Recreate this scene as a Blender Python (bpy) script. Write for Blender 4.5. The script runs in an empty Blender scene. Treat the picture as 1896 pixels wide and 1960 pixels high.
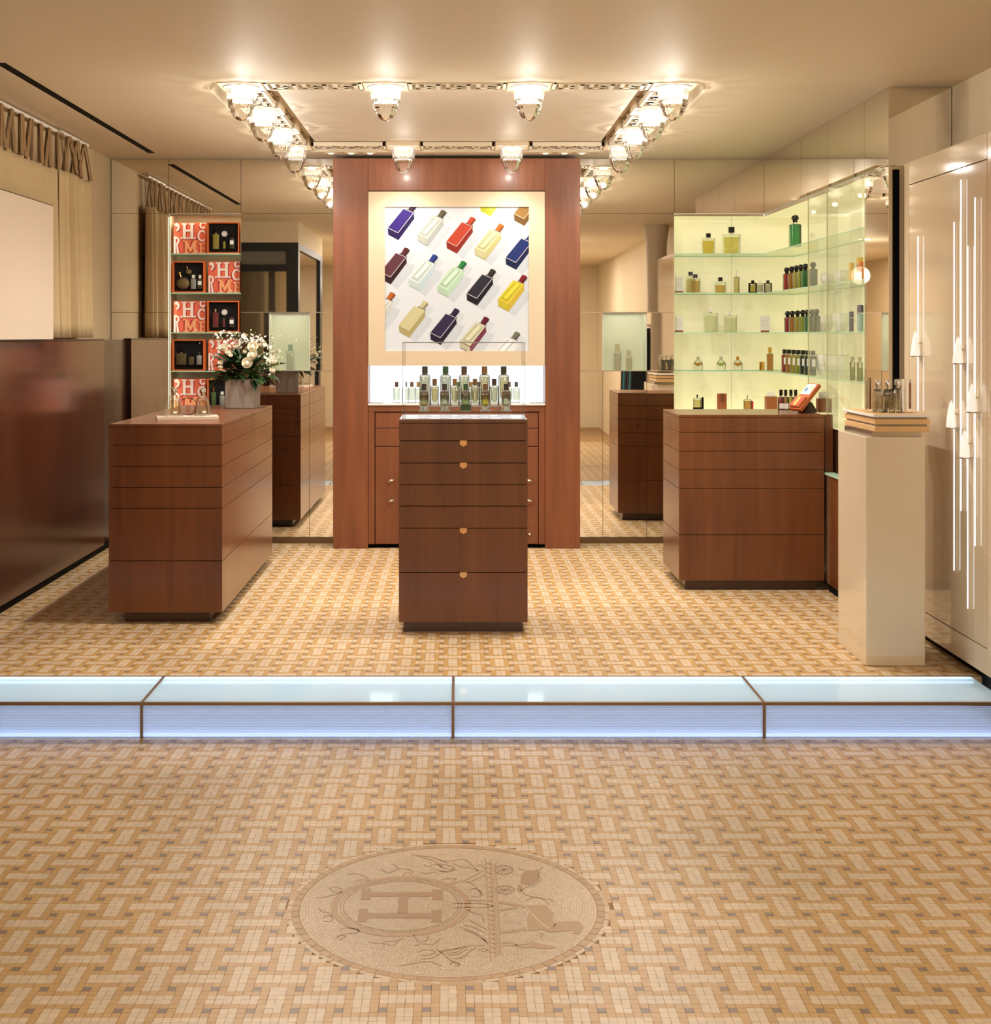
import bpy, math, random
import numpy as np
from mathutils import Vector, Matrix
random.seed(7)
R = math.radians

# ------------------------------------------------------------------ camera
F, CX, CY, W0, H0 = 2530.0, 876.0, 641.0, 1896.0, 1960.0
ZC = 1.75                      # camera height over the lower floor
UF = 0.154                     # upper floor level
CEIL = ZC + 1.349
sc = bpy.context.scene
cam_d = bpy.data.cameras.new('camera')
cam = bpy.data.objects.new('camera', cam_d)
sc.collection.objects.link(cam)
cam.location = (0, 0, ZC)
cam.rotation_euler = (R(90), 0, 0)
cam_d.sensor_fit = 'HORIZONTAL'
cam_d.sensor_width = 36
cam_d.lens = 36 * F / W0
cam_d.shift_x = (W0 / 2 - CX) / W0
cam_d.shift_y = -(H0 / 2 - CY) / W0
cam_d.clip_start = 0.05
sc.camera = cam

# ------------------------------------------------------------------ world, exposure
wd = bpy.data.worlds.new('world'); sc.world = wd; wd.use_nodes = True
wd.node_tree.nodes['Background'].inputs[0].default_value = (1.0, 0.85, 0.68, 1)
wd.node_tree.nodes['Background'].inputs[1].default_value = 0.05
sc.view_settings.view_transform = 'Standard'
sc.view_settings.look = 'None'
sc.view_settings.gamma = 1
sc.view_settings.use_curve_mapping = False
sc.view_settings.exposure = -0.12
try:
    sc.cycles.transparent_max_bounces = 14
    sc.cycles.max_bounces = 6
    sc.cycles.adaptive_threshold = 0.03
    sc.cycles.diffuse_bounces = 3
    sc.cycles.transmission_bounces = 8
    sc.cycles.caustics_reflective = False
    sc.cycles.caustics_refractive = False
    sc.cycles.sample_clamp_indirect = 6.0
except Exception:
    pass
LAMP_W = 58.0                  # each ceiling lamp's bulb
LAMP_COL = (1.0, 0.955, 0.89)
SHOP_FILL_W = 6.0                  # each fill downlight added to the front shop

GLOBE_FILL_W = 22.0                 # each fill globe added to the front shop

# ------------------------------------------------------------------ helpers
COL = sc.collection
def lin(c):
    return tuple((v / 255 / 12.92) if v / 255 <= 0.04045 else ((v / 255 + 0.055) / 1.055) ** 2.4 for v in c)

def X(px, Z): return (px - CX) * Z / F
def Hz(py, Z): return ZC - (py - CY) * Z / F

class MB:
    def __init__(s): s.v = []; s.f = []; s.m = []
    def add(s, vs, fs, mi=0):
        b = len(s.v); s.v += [tuple(p) for p in vs]
        s.f += [tuple(b + i for i in f) for f in fs]; s.m += [mi] * len(fs); return s
    def box(s, x0, x1, y0, y1, z0, z1, mi=0):
        vs = [(x, y, z) for z in (z0, z1) for y in (y0, y1) for x in (x0, x1)]
        return s.add(vs, [(0, 2, 3, 1), (4, 5, 7, 6), (0, 1, 5, 4), (2, 6, 7, 3), (0, 4, 6, 2), (1, 3, 7, 5)], mi)
    def obox(s, c, size, M, mi=0):
        hx, hy, hz = [q / 2 for q in size]
        vs = [Vector(c) + M @ Vector((x, y, z)) for z in (-hz, hz) for y in (-hy, hy) for x in (-hx, hx)]
        return s.add(vs, [(0, 2, 3, 1), (4, 5, 7, 6), (0, 1, 5, 4), (2, 6, 7, 3), (0, 4, 6, 2), (1, 3, 7, 5)], mi)
    def prism(s, poly, a0, a1, axis='z', mi=0):
        n = len(poly)
        def mk(p, a):
            return {'z': (p[0], p[1], a), 'y': (p[0], a, p[1]), 'x': (a, p[0], p[1])}[axis]
        vs = [mk(p, a0) for p in poly] + [mk(p, a1) for p in poly]
        fs = [tuple(range(n))[::-1], tuple(range(n, 2 * n))] + [(i, (i + 1) % n, n + (i + 1) % n, n + i) for i in range(n)]
        return s.add(vs, fs, mi)
    def loft(s, levels, k=3, mi=0, caps=True):
        rings = []
        for z, hx, hy, r in levels:
            r = min(r, hx, hy); ring = []
            for q, (sx, sy) in enumerate(((1, 1), (-1, 1), (-1, -1), (1, -1))):
                for j in range(k + 1):
                    a = R(90) * q + R(90) * j / k
                    ring.append((sx * (hx - r) + r * math.cos(a), sy * (hy - r) + r * math.sin(a), z))
            rings.append(ring)
        n = len(rings[0]); vs = [p for rg in rings for p in rg]; fs = []
        for i in range(len(rings) - 1):
            for j in range(n):
                fs.append((i * n + j, i * n + (j + 1) % n, (i + 1) * n + (j + 1) % n, (i + 1) * n + j))
        if caps:
            fs.append(tuple(range(n))[::-1]); fs.append(tuple(range((len(rings) - 1) * n, len(rings) * n)))
        return s.add(vs, fs, mi)
    def lathe(s, prof, n=24, mi=0, lobes=0, amp=0, lob0=-1e9, lob1=1e9, c=(0, 0, 0)):
        vs = []; fs = []
        for r, z in prof:
            for j in range(n):
                a = 2 * math.pi * j / n
                rr = r * (1 + (amp * abs(math.cos(lobes * a / 2)) if lobes and lob0 < z < lob1 else 0))
                vs.append((c[0] + rr * math.cos(a), c[1] + rr * math.sin(a), c[2] + z))
        for i in range(len(prof) - 1):
            for j in range(n):
                fs.append((i * n + j, i * n + (j + 1) % n, (i + 1) * n + (j + 1) % n, (i + 1) * n + j))
        return s.add(vs, fs, mi)
    def tube(s, pts, r, n=8, mi=0):
        pts = [Vector(p) for p in pts]; rings = []
        rs = r if isinstance(r, (list, tuple)) else [r] * len(pts)
        for i, p in enumerate(pts):
            d = (pts[min(i + 1, len(pts) - 1)] - pts[max(i - 1, 0)]).normalized()
            u = d.cross(Vector((0, 0, 1)))
            if u.length < 1e-3: u = d.cross(Vector((0, 1, 0)))
            u.normalize(); w = d.cross(u)
            rings.append([p + rs[i] * (u * math.cos(2 * math.pi * j / n) + w * math.sin(2 * math.pi * j / n)) for j in range(n)])
        vs = [q for rg in rings for q in rg]; fs = []
        for i in range(len(rings) - 1):
            for j in range(n):
                fs.append((i * n + j, i * n + (j + 1) % n, (i + 1) * n + (j + 1) % n, (i + 1) * n + j))
        fs.append(tuple(range(n))[::-1]); fs.append(tuple(range((len(rings) - 1) * n, len(rings) * n)))
        return s.add(vs, fs, mi)
    def sphere(s, c, r, n=10, m=6, sc=(1, 1, 1), mi=0):
        vs = []; fs = []
        for i in range(m + 1):
            t = math.pi * i / m
            for j in range(n):
                a = 2 * math.pi * j / n
                vs.append((c[0] + sc[0] * r * math.sin(t) * math.cos(a), c[1] + sc[1] * r * math.sin(t) * math.sin(a), c[2] + sc[2] * r * math.cos(t)))
        for i in range(m):
            for j in range(n):
                fs.append((i * n + j, (i + 1) * n + j, (i + 1) * n + (j + 1) % n, i * n + (j + 1) % n))
        return s.add(vs, fs, mi)
    def mesh(s, name, mats, smooth=False, off=(0, 0, 0)):
        me = bpy.data.meshes.new(name)
        me.from_pydata([(x - off[0], y - off[1], z - off[2]) for x, y, z in s.v], [], s.f)
        for m in (mats if isinstance(mats, (list, tuple)) else [mats]): me.materials.append(m)
        if any(s.m): me.polygons.foreach_set('material_index', s.m)
        if smooth:
            me.polygons.foreach_set('use_smooth', [True] * len(me.polygons))
            try: me.set_sharp_from_angle(angle=R(40))
            except Exception: pass
        me.update(); return me
    def build(s, name, mats, parent=None, smooth=False, world=False, bevel=0):
        off = (0, 0, 0)
        if world and parent:
            p = parent; off = Vector((0, 0, 0))
            while p: off = off + p.location; p = p.parent
        o = bpy.data.objects.new(name, s.mesh(name, mats, smooth, off)); COL.objects.link(o)
        if parent: o.parent = parent
        if bevel:
            b = o.modifiers.new('bevel', 'BEVEL'); b.width = bevel; b.segments = 1; b.limit_method = 'ANGLE'
        return o

def tag(o, label, cat=None, group=None, kind=None):
    o['label'] = label
    if cat: o['category'] = cat
    if group: o['group'] = group
    if kind: o['kind'] = kind
    return o
def empty(name, loc, label=None, cat=None, group=None, kind=None, rz=0):
    o = bpy.data.objects.new(name, None); COL.objects.link(o); o.location = loc; o.rotation_euler = (0, 0, rz)
    o.empty_display_size = 0.05
    if label: tag(o, label, cat, group, kind)
    return o
def struct(name, mb, m, label, parent=None, **k):
    o = mb.build(name, m, parent, **k)
    if not parent: tag(o, label, kind='structure')
    return o
def inst(name, me, parent, loc=(0, 0, 0), rot=(0, 0, 0), scale=(1, 1, 1)):
    o = bpy.data.objects.new(name, me); COL.objects.link(o); o.parent = parent
    o.location = loc; o.rotation_euler = rot; o.scale = scale; return o

# ------------------------------------------------------------------ materials
MATS = {}
def pmat(name, rgb, rough=0.5, metal=0.0, emis=0.0, ecol=None, coat=0.0, trans=0.0, ior=1.45, noise=0.0, nscale=20, spec=0.5, sheen=0.0):
    if name in MATS: return MATS[name]
    m = bpy.data.materials.new(name); m.use_nodes = True; nt = m.node_tree
    b = nt.nodes['Principled BSDF']; c = lin(rgb)
    b.inputs['Base Color'].default_value = (*c, 1)
    b.inputs['Roughness'].default_value = rough; b.inputs['Metallic'].default_value = metal
    b.inputs['Coat Weight'].default_value = coat; b.inputs['Coat Roughness'].default_value = 0.06
    b.inputs['Transmission Weight'].default_value = trans; b.inputs['IOR'].default_value = ior
    b.inputs['Specular IOR Level'].default_value = spec
    if emis:
        b.inputs['Emission Color'].default_value = (*lin(ecol or rgb), 1); b.inputs['Emission Strength'].default_value = emis
    if emis and emis < 1: m.cycles.emission_sampling = 'NONE'
    if noise:
        n = nt.nodes.new('ShaderNodeTexNoise'); n.inputs['Scale'].default_value = nscale; n.inputs['Detail'].default_value = 2
        tc = nt.nodes.new('ShaderNodeTexCoord'); nt.links.new(tc.outputs['Object'], n.inputs['Vector'])
        mr = nt.nodes.new('ShaderNodeMapRange'); mr.inputs[3].default_value = 1 - noise; mr.inputs[4].default_value = 1 + noise
        mx = nt.nodes.new('ShaderNodeMix'); mx.data_type = 'RGBA'; mx.blend_type = 'MULTIPLY'; mx.inputs[0].default_value = 1
        mx.inputs[6].default_value = (*c, 1)
        nt.links.new(n.outputs[0], mr.inputs[0]); nt.links.new(mr.outputs[0], mx.inputs[7]); nt.links.new(mx.outputs[2], b.inputs['Base Color'])
    MATS[name] = m; return m

def thin_glass(name, rgb=(255, 255, 255), gloss=1.0, haze=0.0, hazecol=None, rough=0.0, ior=1.45, back=0.5):
    """clear sheet: transparent + fresnel reflection (+ a little scatter)"""
    if name in MATS: return MATS[name]
    m = bpy.data.materials.new(name); m.use_nodes = True; nt = m.node_tree; nt.nodes.clear()
    out = nt.nodes.new('ShaderNodeOutputMaterial'); tr = nt.nodes.new('ShaderNodeBsdfTransparent'); tr.inputs[0].default_value = (*lin(rgb), 1)
    gl = nt.nodes.new('ShaderNodeBsdfGlossy'); gl.inputs['Roughness'].default_value = rough
    fr = nt.nodes.new('ShaderNodeFresnel'); fr.inputs[0].default_value = ior
    mu = nt.nodes.new('ShaderNodeMath'); mu.operation = 'MULTIPLY'; mu.inputs[1].default_value = gloss
    nt.links.new(fr.outputs[0], mu.inputs[0]); mx = nt.nodes.new('ShaderNodeMixShader')
    nt.links.new(mu.outputs[0], mx.inputs[0])
    base = tr.outputs[0]
    if haze:
        d = nt.nodes.new('ShaderNodeBsdfDiffuse'); d.inputs[0].default_value = (*lin(hazecol or rgb), 1)
        t = nt.nodes.new('ShaderNodeBsdfTranslucent'); t.inputs[0].default_value = (*lin(hazecol or rgb), 1)
        m2 = nt.nodes.new('ShaderNodeMixShader'); m2.inputs[0].default_value = back
        nt.links.new(d.outputs[0], m2.inputs[1]); nt.links.new(t.outputs[0], m2.inputs[2])
        m3 = nt.nodes.new('ShaderNodeMixShader'); m3.inputs[0].default_value = haze
        nt.links.new(tr.outputs[0], m3.inputs[1]); nt.links.new(m2.outputs[0], m3.inputs[2]); base = m3.outputs[0]
    nt.links.new(base, mx.inputs[1]); nt.links.new(gl.outputs[0], mx.inputs[2]); nt.links.new(mx.outputs[0], out.inputs[0])
    MATS[name] = m; return m
def liquid(name, rgb, opac=0.45):
    m = thin_glass('liquid_%s_%d' % (name, int(opac * 100)), tuple(255 * (v / 255) ** 0.5 for v in rgb), 0.8, opac, rgb, 0.02, back=0.25)
    return m

def emit(name, rgb, s):
    if name in MATS: return MATS[name]
    m = bpy.data.materials.new(name); m.use_nodes = True; nt = m.node_tree; nt.nodes.clear()
    o = nt.nodes.new('ShaderNodeOutputMaterial'); e = nt.nodes.new('ShaderNodeEmission')
    e.inputs[0].default_value = (*lin(rgb), 1); e.inputs[1].default_value = s; nt.links.new(e.outputs[0], o.inputs[0]); MATS[name] = m; return m

def wood(name, dark, light, rough=0.28, coat=0.3, sx=26, sz=1.3):
    if name in MATS: return MATS[name]
    m = bpy.data.materials.new(name); m.use_nodes = True; nt = m.node_tree; b = nt.nodes['Principled BSDF']
    tc = nt.nodes.new('ShaderNodeTexCoord'); mp = nt.nodes.new('ShaderNodeMapping'); mp.inputs['Scale'].default_value = (sx, sx, sz)
    n = nt.nodes.new('ShaderNodeTexNoise'); n.inputs['Scale'].default_value = 1.0; n.inputs['Detail'].default_value = 3; n.inputs['Distortion'].default_value = 0.6
    mp2 = nt.nodes.new('ShaderNodeMapping'); mp2.inputs['Scale'].default_value = (3.5, 3.5, 0.8)
    n2 = nt.nodes.new('ShaderNodeTexNoise'); n2.inputs['Scale'].default_value = 1.0; n2.inputs['Detail'].default_value = 2
    ad = nt.nodes.new('ShaderNodeMix'); ad.data_type = 'FLOAT'; ad.inputs[0].default_value = 0.55
    cr = nt.nodes.new('ShaderNodeValToRGB'); cr.color_ramp.elements[0].position = 0.33; cr.color_ramp.elements[1].position = 0.68
    cr.color_ramp.elements[0].color = (*lin(dark), 1); cr.color_ramp.elements[1].color = (*lin(light), 1)
    nt.links.new(tc.outputs['Object'], mp.inputs[0]); nt.links.new(mp.outputs[0], n.inputs['Vector'])
    nt.links.new(tc.outputs['Object'], mp2.inputs[0]); nt.links.new(mp2.outputs[0], n2.inputs['Vector'])
    nt.links.new(n.outputs[0], ad.inputs[2]); nt.links.new(n2.outputs[0], ad.inputs[3])
    nt.links.new(ad.outputs[0], cr.inputs[0]); nt.links.new(cr.outputs[0], b.inputs['Base Color'])
    b.inputs['Roughness'].default_value = rough; b.inputs['Coat Weight'].default_value = coat; b.inputs['Coat Roughness'].default_value = 0.15
    MATS[name] = m; return m

def tile_mat(name, rough=0.38):
    m = bpy.data.materials.new(name); m.use_nodes = True; nt = m.node_tree; b = nt.nodes['Principled BSDF']
    at = nt.nodes.new('ShaderNodeAttribute'); at.attribute_name = 'Col'
    tc = nt.nodes.new('ShaderNodeTexCoord'); n = nt.nodes.new('ShaderNodeTexNoise'); n.inputs['Scale'].default_value = 1.4; n.inputs['Detail'].default_value = 1
    mr = nt.nodes.new('ShaderNodeMapRange'); mr.inputs[1].default_value = 0.3; mr.inputs[2].default_value = 0.7; mr.inputs[3].default_value = 0.88; mr.inputs[4].default_value = 1.08
    mx = nt.nodes.new('ShaderNodeMix'); mx.data_type = 'RGBA'; mx.blend_type = 'MULTIPLY'; mx.inputs[0].default_value = 1
    nt.links.new(tc.outputs['Object'], n.inputs['Vector']); nt.links.new(n.outputs[0], mr.inputs[0])
    nt.links.new(at.outputs['Color'], mx.inputs[6]); nt.links.new(mr.outputs[0], mx.inputs[7]); nt.links.new(mx.outputs[2], b.inputs['Base Color'])
    b.inputs['Roughness'].default_value = rough
    MATS[name] = m; return m

M_TILE = tile_mat('mosaic_tile')
M_GROUT = pmat('grout', (158, 124, 84), 0.8)
M_CEIL = pmat('ceiling_paint', (238, 222, 194), 0.6)
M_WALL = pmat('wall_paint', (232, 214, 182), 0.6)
M_WOOD = wood('pear_wood', (94, 50, 24), (124, 72, 36))
M_WOODT = wood('tower_wood', (106, 56, 30), (136, 78, 44), 0.42, 0.12)
M_WOODP = wood('wainscot_wood', (70, 30, 15), (92, 43, 23), 0.2, 0.4)
M_WOODK = wood('plinth_wood', (52, 24, 12), (70, 34, 18))
M_MIRROR = pmat('mirror', (244, 240, 232), 0.012, 1.0)
M_SEAM = pmat('mirror_seam', (96, 86, 70), 0.3, 0.6)
M_STEEL = pmat('brushed_steel', (190, 180, 165), 0.25, 1.0)
M_BRONZE = pmat('bronze_frame', (138, 112, 88), 0.4, 0.6)
M_COPPER = pmat('copper_pull', (226, 178, 130), 0.25, 0.9)
M_BLACK = pmat('black', (12, 10, 9), 0.7, spec=0.1)
M_BLKG = pmat('black_gloss', (14, 12, 12), 0.12)
M_DARK = pmat('dark_frame', (30, 32, 34), 0.4)
M_CREAM = pmat('cream_mat', (208, 188, 158), 0.5)
M_LACQ = pmat('cream_lacquer', (222, 202, 172), 0.07, coat=0.6)
M_PED = pmat('pedestal_lacquer', (224, 206, 176), 0.16, coat=0.4)
M_WHITE = pmat('white_lacquer', (238, 230, 222), 0.3)
M_PAPER = pmat('paper_white', (245, 243, 238), 0.6)
M_OAK = pmat('pale_oak', (222, 178, 122), 0.4, noise=0.06, nscale=9)
M_LEATHER = pmat('tan_leather', (150, 82, 44), 0.45)
M_LINEN = pmat('linen', (194, 168, 126), 0.85, noise=0.06, nscale=14)
M_LINEN2 = pmat('linen_tie', (150, 116, 76), 0.85)
M_GLASS = thin_glass('clear_glass')
M_ACRYL = thin_glass('acrylic', (255, 255, 255), 0.6)
M_RGLASS = pmat('refracting_glass', (250, 252, 250), 0.0, trans=1.0, ior=1.45)
M_SHELF = thin_glass('shelf_glass', (250, 254, 246), 0.35, 0.03, (232, 244, 220))
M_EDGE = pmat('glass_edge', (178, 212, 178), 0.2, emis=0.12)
M_FROST = thin_glass('frosted_pane', (248, 250, 242), 0.3, 0.22, (240, 243, 232), 0.15)
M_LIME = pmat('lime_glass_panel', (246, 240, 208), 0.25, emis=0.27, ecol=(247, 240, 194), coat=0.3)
M_STIR = thin_glass('stirrup_glass', (250, 248, 240), 1.9, 0.12, (252, 246, 230), 0.02, ior=1.6)
M_GOLD = pmat('gold', (214, 168, 84), 0.22, 1.0)
M_CHROME = pmat('chrome', (220, 215, 208), 0.08, 1.0)
# ================================================================== SETTING
# ------------------------------------------------------------------ mosaic floors
PT = 0.1137; TT = PT / 5; TX0 = 0.0284; TY0 = 4.788
C_LIGHT = lin((226, 200, 166)); C_TAN = lin((206, 163, 102)); C_DOT = lin((142, 120, 102)); LOWER_TONE = 0.80  # the lower floor's tiles take a darker tone than the upper's
MED = (-0.029, 4.055); MED_R = 0.494
def tile_class(c, r):
    a, b, I, J = c % 5, r % 5, c // 5, r // 5
    if a == 0 and b == 0: return 2
    ver = (I + J) % 2 == 1
    if a in (2, 3):
        if b == 0: return 0
        return 0 if (ver or b in (2, 3)) else 1
    if b in (2, 3):
        if a == 0: return 0
        return 0 if not ver else 1
    return 1
def warp(x, y):
    return (x + 0.004 * np.sin(2.1 * y + 0.9 * x) + 0.002 * np.sin(6.3 * y + 2.2 * x),
            y + 0.003 * np.sin(2.7 * x + 0.4 * y) + 0.002 * np.sin(7.1 * x - 1.3 * y))
def tile_cells(x0, x1, y0, y1):
    c0 = int(math.floor((x0 - TX0 + TT / 2) / TT)); c1 = int(math.ceil((x1 - TX0 + TT / 2) / TT))
    r0 = int(math.floor((y0 - TY0 + TT / 2) / TT)); r1 = int(math.ceil((y1 - TY0 + TT / 2) / TT))
    return [(c, r) for r in range(r0, r1) for c in range(c0, c1)]
def tiles_mesh(name, cells, z, bounds, gap, sides, jit, seed, hjit):
    rng = np.random.default_rng(seed)
    cr = np.array(cells); n = len(cr)
    cls = np.array([tile_class(int(c), int(r)) for c, r in cells])
    cx0 = TX0 - TT / 2 + cr[:, 0] * TT; cy0 = TY0 - TT / 2 + cr[:, 1] * TT
    cor = []
    for dx, dy in ((0, 0), (1, 0), (1, 1), (0, 1)):
        x, y = warp(cx0 + dx * TT, cy0 + dy * TT); cor.append(np.stack([x, y], 1))
    cor = np.stack(cor, 1); ctr = cor.mean(1, keepdims=True)
    g = gap * (0.6 + 0.9 * rng.random((n, 1, 1)))
    top = ctr + (cor - ctr) * (1 - 2 * g / TT)
    top += rng.normal(0, 0.0003, (n, 1, 2))
    top[:, :, 0] = np.clip(top[:, :, 0], bounds[0], bounds[1]); top[:, :, 1] = np.clip(top[:, :, 1], bounds[2], bounds[3])
    zz = z + rng.normal(0, hjit, (n, 1)) * np.ones((n, 4)) + rng.normal(0, hjit * 0.4, (n, 4))
    tv = np.concatenate([top, zz[:, :, None]], 2)
    if sides:
        bv = np.concatenate([top, np.full((n, 4, 1), z - 0.004)], 2)
        V = np.concatenate([tv, bv], 1).reshape(-1, 3); k = 8
        fq = np.array([[0, 1, 2, 3], [0, 4, 5, 1], [1, 5, 6, 2], [2, 6, 7, 3], [3, 7, 4, 0]])
    else:
        V = tv.reshape(-1, 3); k = 4; fq = np.array([[0, 1, 2, 3]])
    Fa = (np.arange(n)[:, None, None] * k + fq[None]).reshape(-1, 4)
    me = bpy.data.meshes.new(name)
    me.vertices.add(len(V)); me.vertices.foreach_set('co', V.astype(np.float32).ravel())
    me.loops.add(Fa.size); me.loops.foreach_set('vertex_index', Fa.ravel().astype(np.int32))
    me.polygons.add(len(Fa)); me.polygons.foreach_set('loop_start', np.arange(0, Fa.size, 4, dtype=np.int32))
    me.update(calc_edges=True); me.validate(); me.shade_flat()
    base = np.array([C_LIGHT, C_TAN, C_DOT])[cls] * (1 if z > 0.1 else LOWER_TONE)
    f = 1 + rng.normal(0, jit, (n, 1)); hue = 1 + rng.normal(0, jit * 0.35, (n, 3))
    colr = np.clip(base * f * hue, 0, 1)
    ca = np.concatenate([np.repeat(colr, k, 0), np.ones((n * k, 1))], 1).astype(np.float32)
    at = me.attributes.new('Col', 'FLOAT_COLOR', 'POINT'); at.data.foreach_set('color', ca.ravel())
    me.materials.append(M_TILE); return me

FX0, FX1 = -2.66, 2.69
floor = struct('floor', MB().box(FX0, FX1, -5.0, 5.736, -0.06, -0.0022), M_GROUT, 'lower mosaic floor of small beige, ochre and grey tesserae in basket weave')
cells = []
near = []
for c, r in tile_cells(-2.3, 2.4, 2.5, 5.73):
    x = TX0 + c * TT; y = TY0 + r * TT
    if (x - MED[0]) ** 2 + (y - MED[1]) ** 2 < (MED_R - 0.004) ** 2: continue
    if not -2.3 < x < 2.38: continue
    px = CX + F * x / y; py = CY + F * ZC / y
    if py < 1955 and 4 < px < 1892 and len(near) < 300: near.append((c, r))
    else: cells.append((c, r))
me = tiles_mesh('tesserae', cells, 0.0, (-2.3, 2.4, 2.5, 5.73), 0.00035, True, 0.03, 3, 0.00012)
o = bpy.data.objects.new('tesserae', me); COL.objects.link(o); o.parent = floor; o['kind'] = 'stuff'
# beyond the picture's lower edge the floor is a coarser spread of the same tiles
cells = [q for q in tile_cells(-2.3, 2.4, -1.5, 2.49) if -1.5 < TY0 + q[1] * TT < 2.49]
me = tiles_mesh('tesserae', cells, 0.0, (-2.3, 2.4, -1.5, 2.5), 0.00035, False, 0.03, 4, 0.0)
o = bpy.data.objects.new('tesserae', me); COL.objects.link(o); o.parent = floor; o['kind'] = 'stuff'
# the nearest three hundred one by one
tile_me = {}
for k in range(3):
    for q in range(4):
        mb = MB(); h = TT / 2 - 0.0004
        mb.box(-h, h, -h, h, -0.003, 0.0)
        me = mb.mesh('tessera', M_TILE); base = (C_LIGHT, C_TAN, C_DOT)[k]; f = LOWER_TONE * (0.95 + 0.03 * q)
        at = me.attributes.new('Col', 'FLOAT_COLOR', 'POINT')
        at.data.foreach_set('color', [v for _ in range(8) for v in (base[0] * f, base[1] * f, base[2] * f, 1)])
        tile_me[k, q] = me
for c, r in near:
    x, y = warp(TX0 + c * TT, TY0 + r * TT)
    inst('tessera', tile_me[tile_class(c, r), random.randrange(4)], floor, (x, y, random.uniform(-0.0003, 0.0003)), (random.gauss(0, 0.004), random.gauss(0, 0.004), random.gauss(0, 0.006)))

floor2 = struct('floor_upper', MB().box(FX0, FX1, 6.182, 10.46, -0.02, UF - 0.002), M_GROUT, 'raised mosaic floor of beige and ochre basket weave behind the lit step')
cells = [q for q in tile_cells(-2.64, 2.68, 6.20, 10.13)]
me = tiles_mesh('tesserae', cells, UF, (-2.65, 2.68, 6.184, 10.13), 0.00035, False, 0.03, 5, 0.0)
o = bpy.data.objects.new('tesserae', me); COL.objects.link(o); o.parent = floor2; o['kind'] = 'stuff'

# ------------------------------------------------------------------ ceiling with coffer and air slot
HX, HY0, HY1 = 1.368, 7.066, 9.73
SLX0, SLX1, SLY0, SLY1 = -2.298, -2.243, 6.55, 9.81
mb = MB(); T = 0.16
mb.box(-2.66, SLX0, -5, 10.46, CEIL, CEIL + T)
mb.box(SLX0, SLX1, -5, SLY0, CEIL, CEIL + T); mb.box(SLX0, SLX1, SLY1, 10.46, CEIL, CEIL + T)
mb.box(SLX1, -HX, -5, 10.46, CEIL, CEIL + T)
mb.box(-HX, HX, -5, HY0, CEIL, CEIL + T); mb.box(-HX, HX, HY1, 10.46, CEIL, CEIL + T)
mb.box(HX, 2.70, -5, 10.46, CEIL, CEIL + T)
mb.box(-HX, HX, HY0, HY1, CEIL + 0.075, CEIL + T)
ceiling = struct('ceiling', mb, M_CEIL, 'smooth cream plaster ceiling with a shallow rectangular coffer')
MB().box(-1.02, 1.02, 7.40, 9.40, CEIL + 0.028, CEIL + 0.074).build('coffer_panel', pmat('coffer_paint', (232, 218, 198), 0.55), ceiling, bevel=0.004)
MB().box(SLX0, SLX1, SLY0, SLY1, CEIL + 0.0005, CEIL + 0.07).build('air_slot', M_BLACK, ceiling)

# ------------------------------------------------------------------ left wall
wl = struct('wall_left', MB().box(-2.76, -2.66, -5, 10.46, -0.02, CEIL), pmat('shaded_wall_paint', (206, 182, 144), 0.7), 'cream wall behind the curtain')  # wall colour darkened to put the corner's shade into it
wp = empty('wainscot', (-2.63, 8, UF), 'tall glossy red-brown wooden wainscot below the curtain', 'wainscot')
MB().box(-2.655, -2.60, 6.19, 9.72, UF + 0.05, 1.712).build('panel', M_WOODP, wp, world=True, bevel=0.003)
MB().box(-2.655, -2.635, 9.72, 10.125, UF + 0.05, 1.712).build('corner_panel', M_WOODK, wp, world=True)
MB().box(-2.655, -2.62, 6.19, 10.125, UF, UF + 0.05).build('toe_kick', M_BLACK, wp, world=True)
MB().box(-2.657, -2.598, 6.19, 9.72, 1.712, 1.722).build('cap_strip', M_WOODK, wp, world=True)

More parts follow.
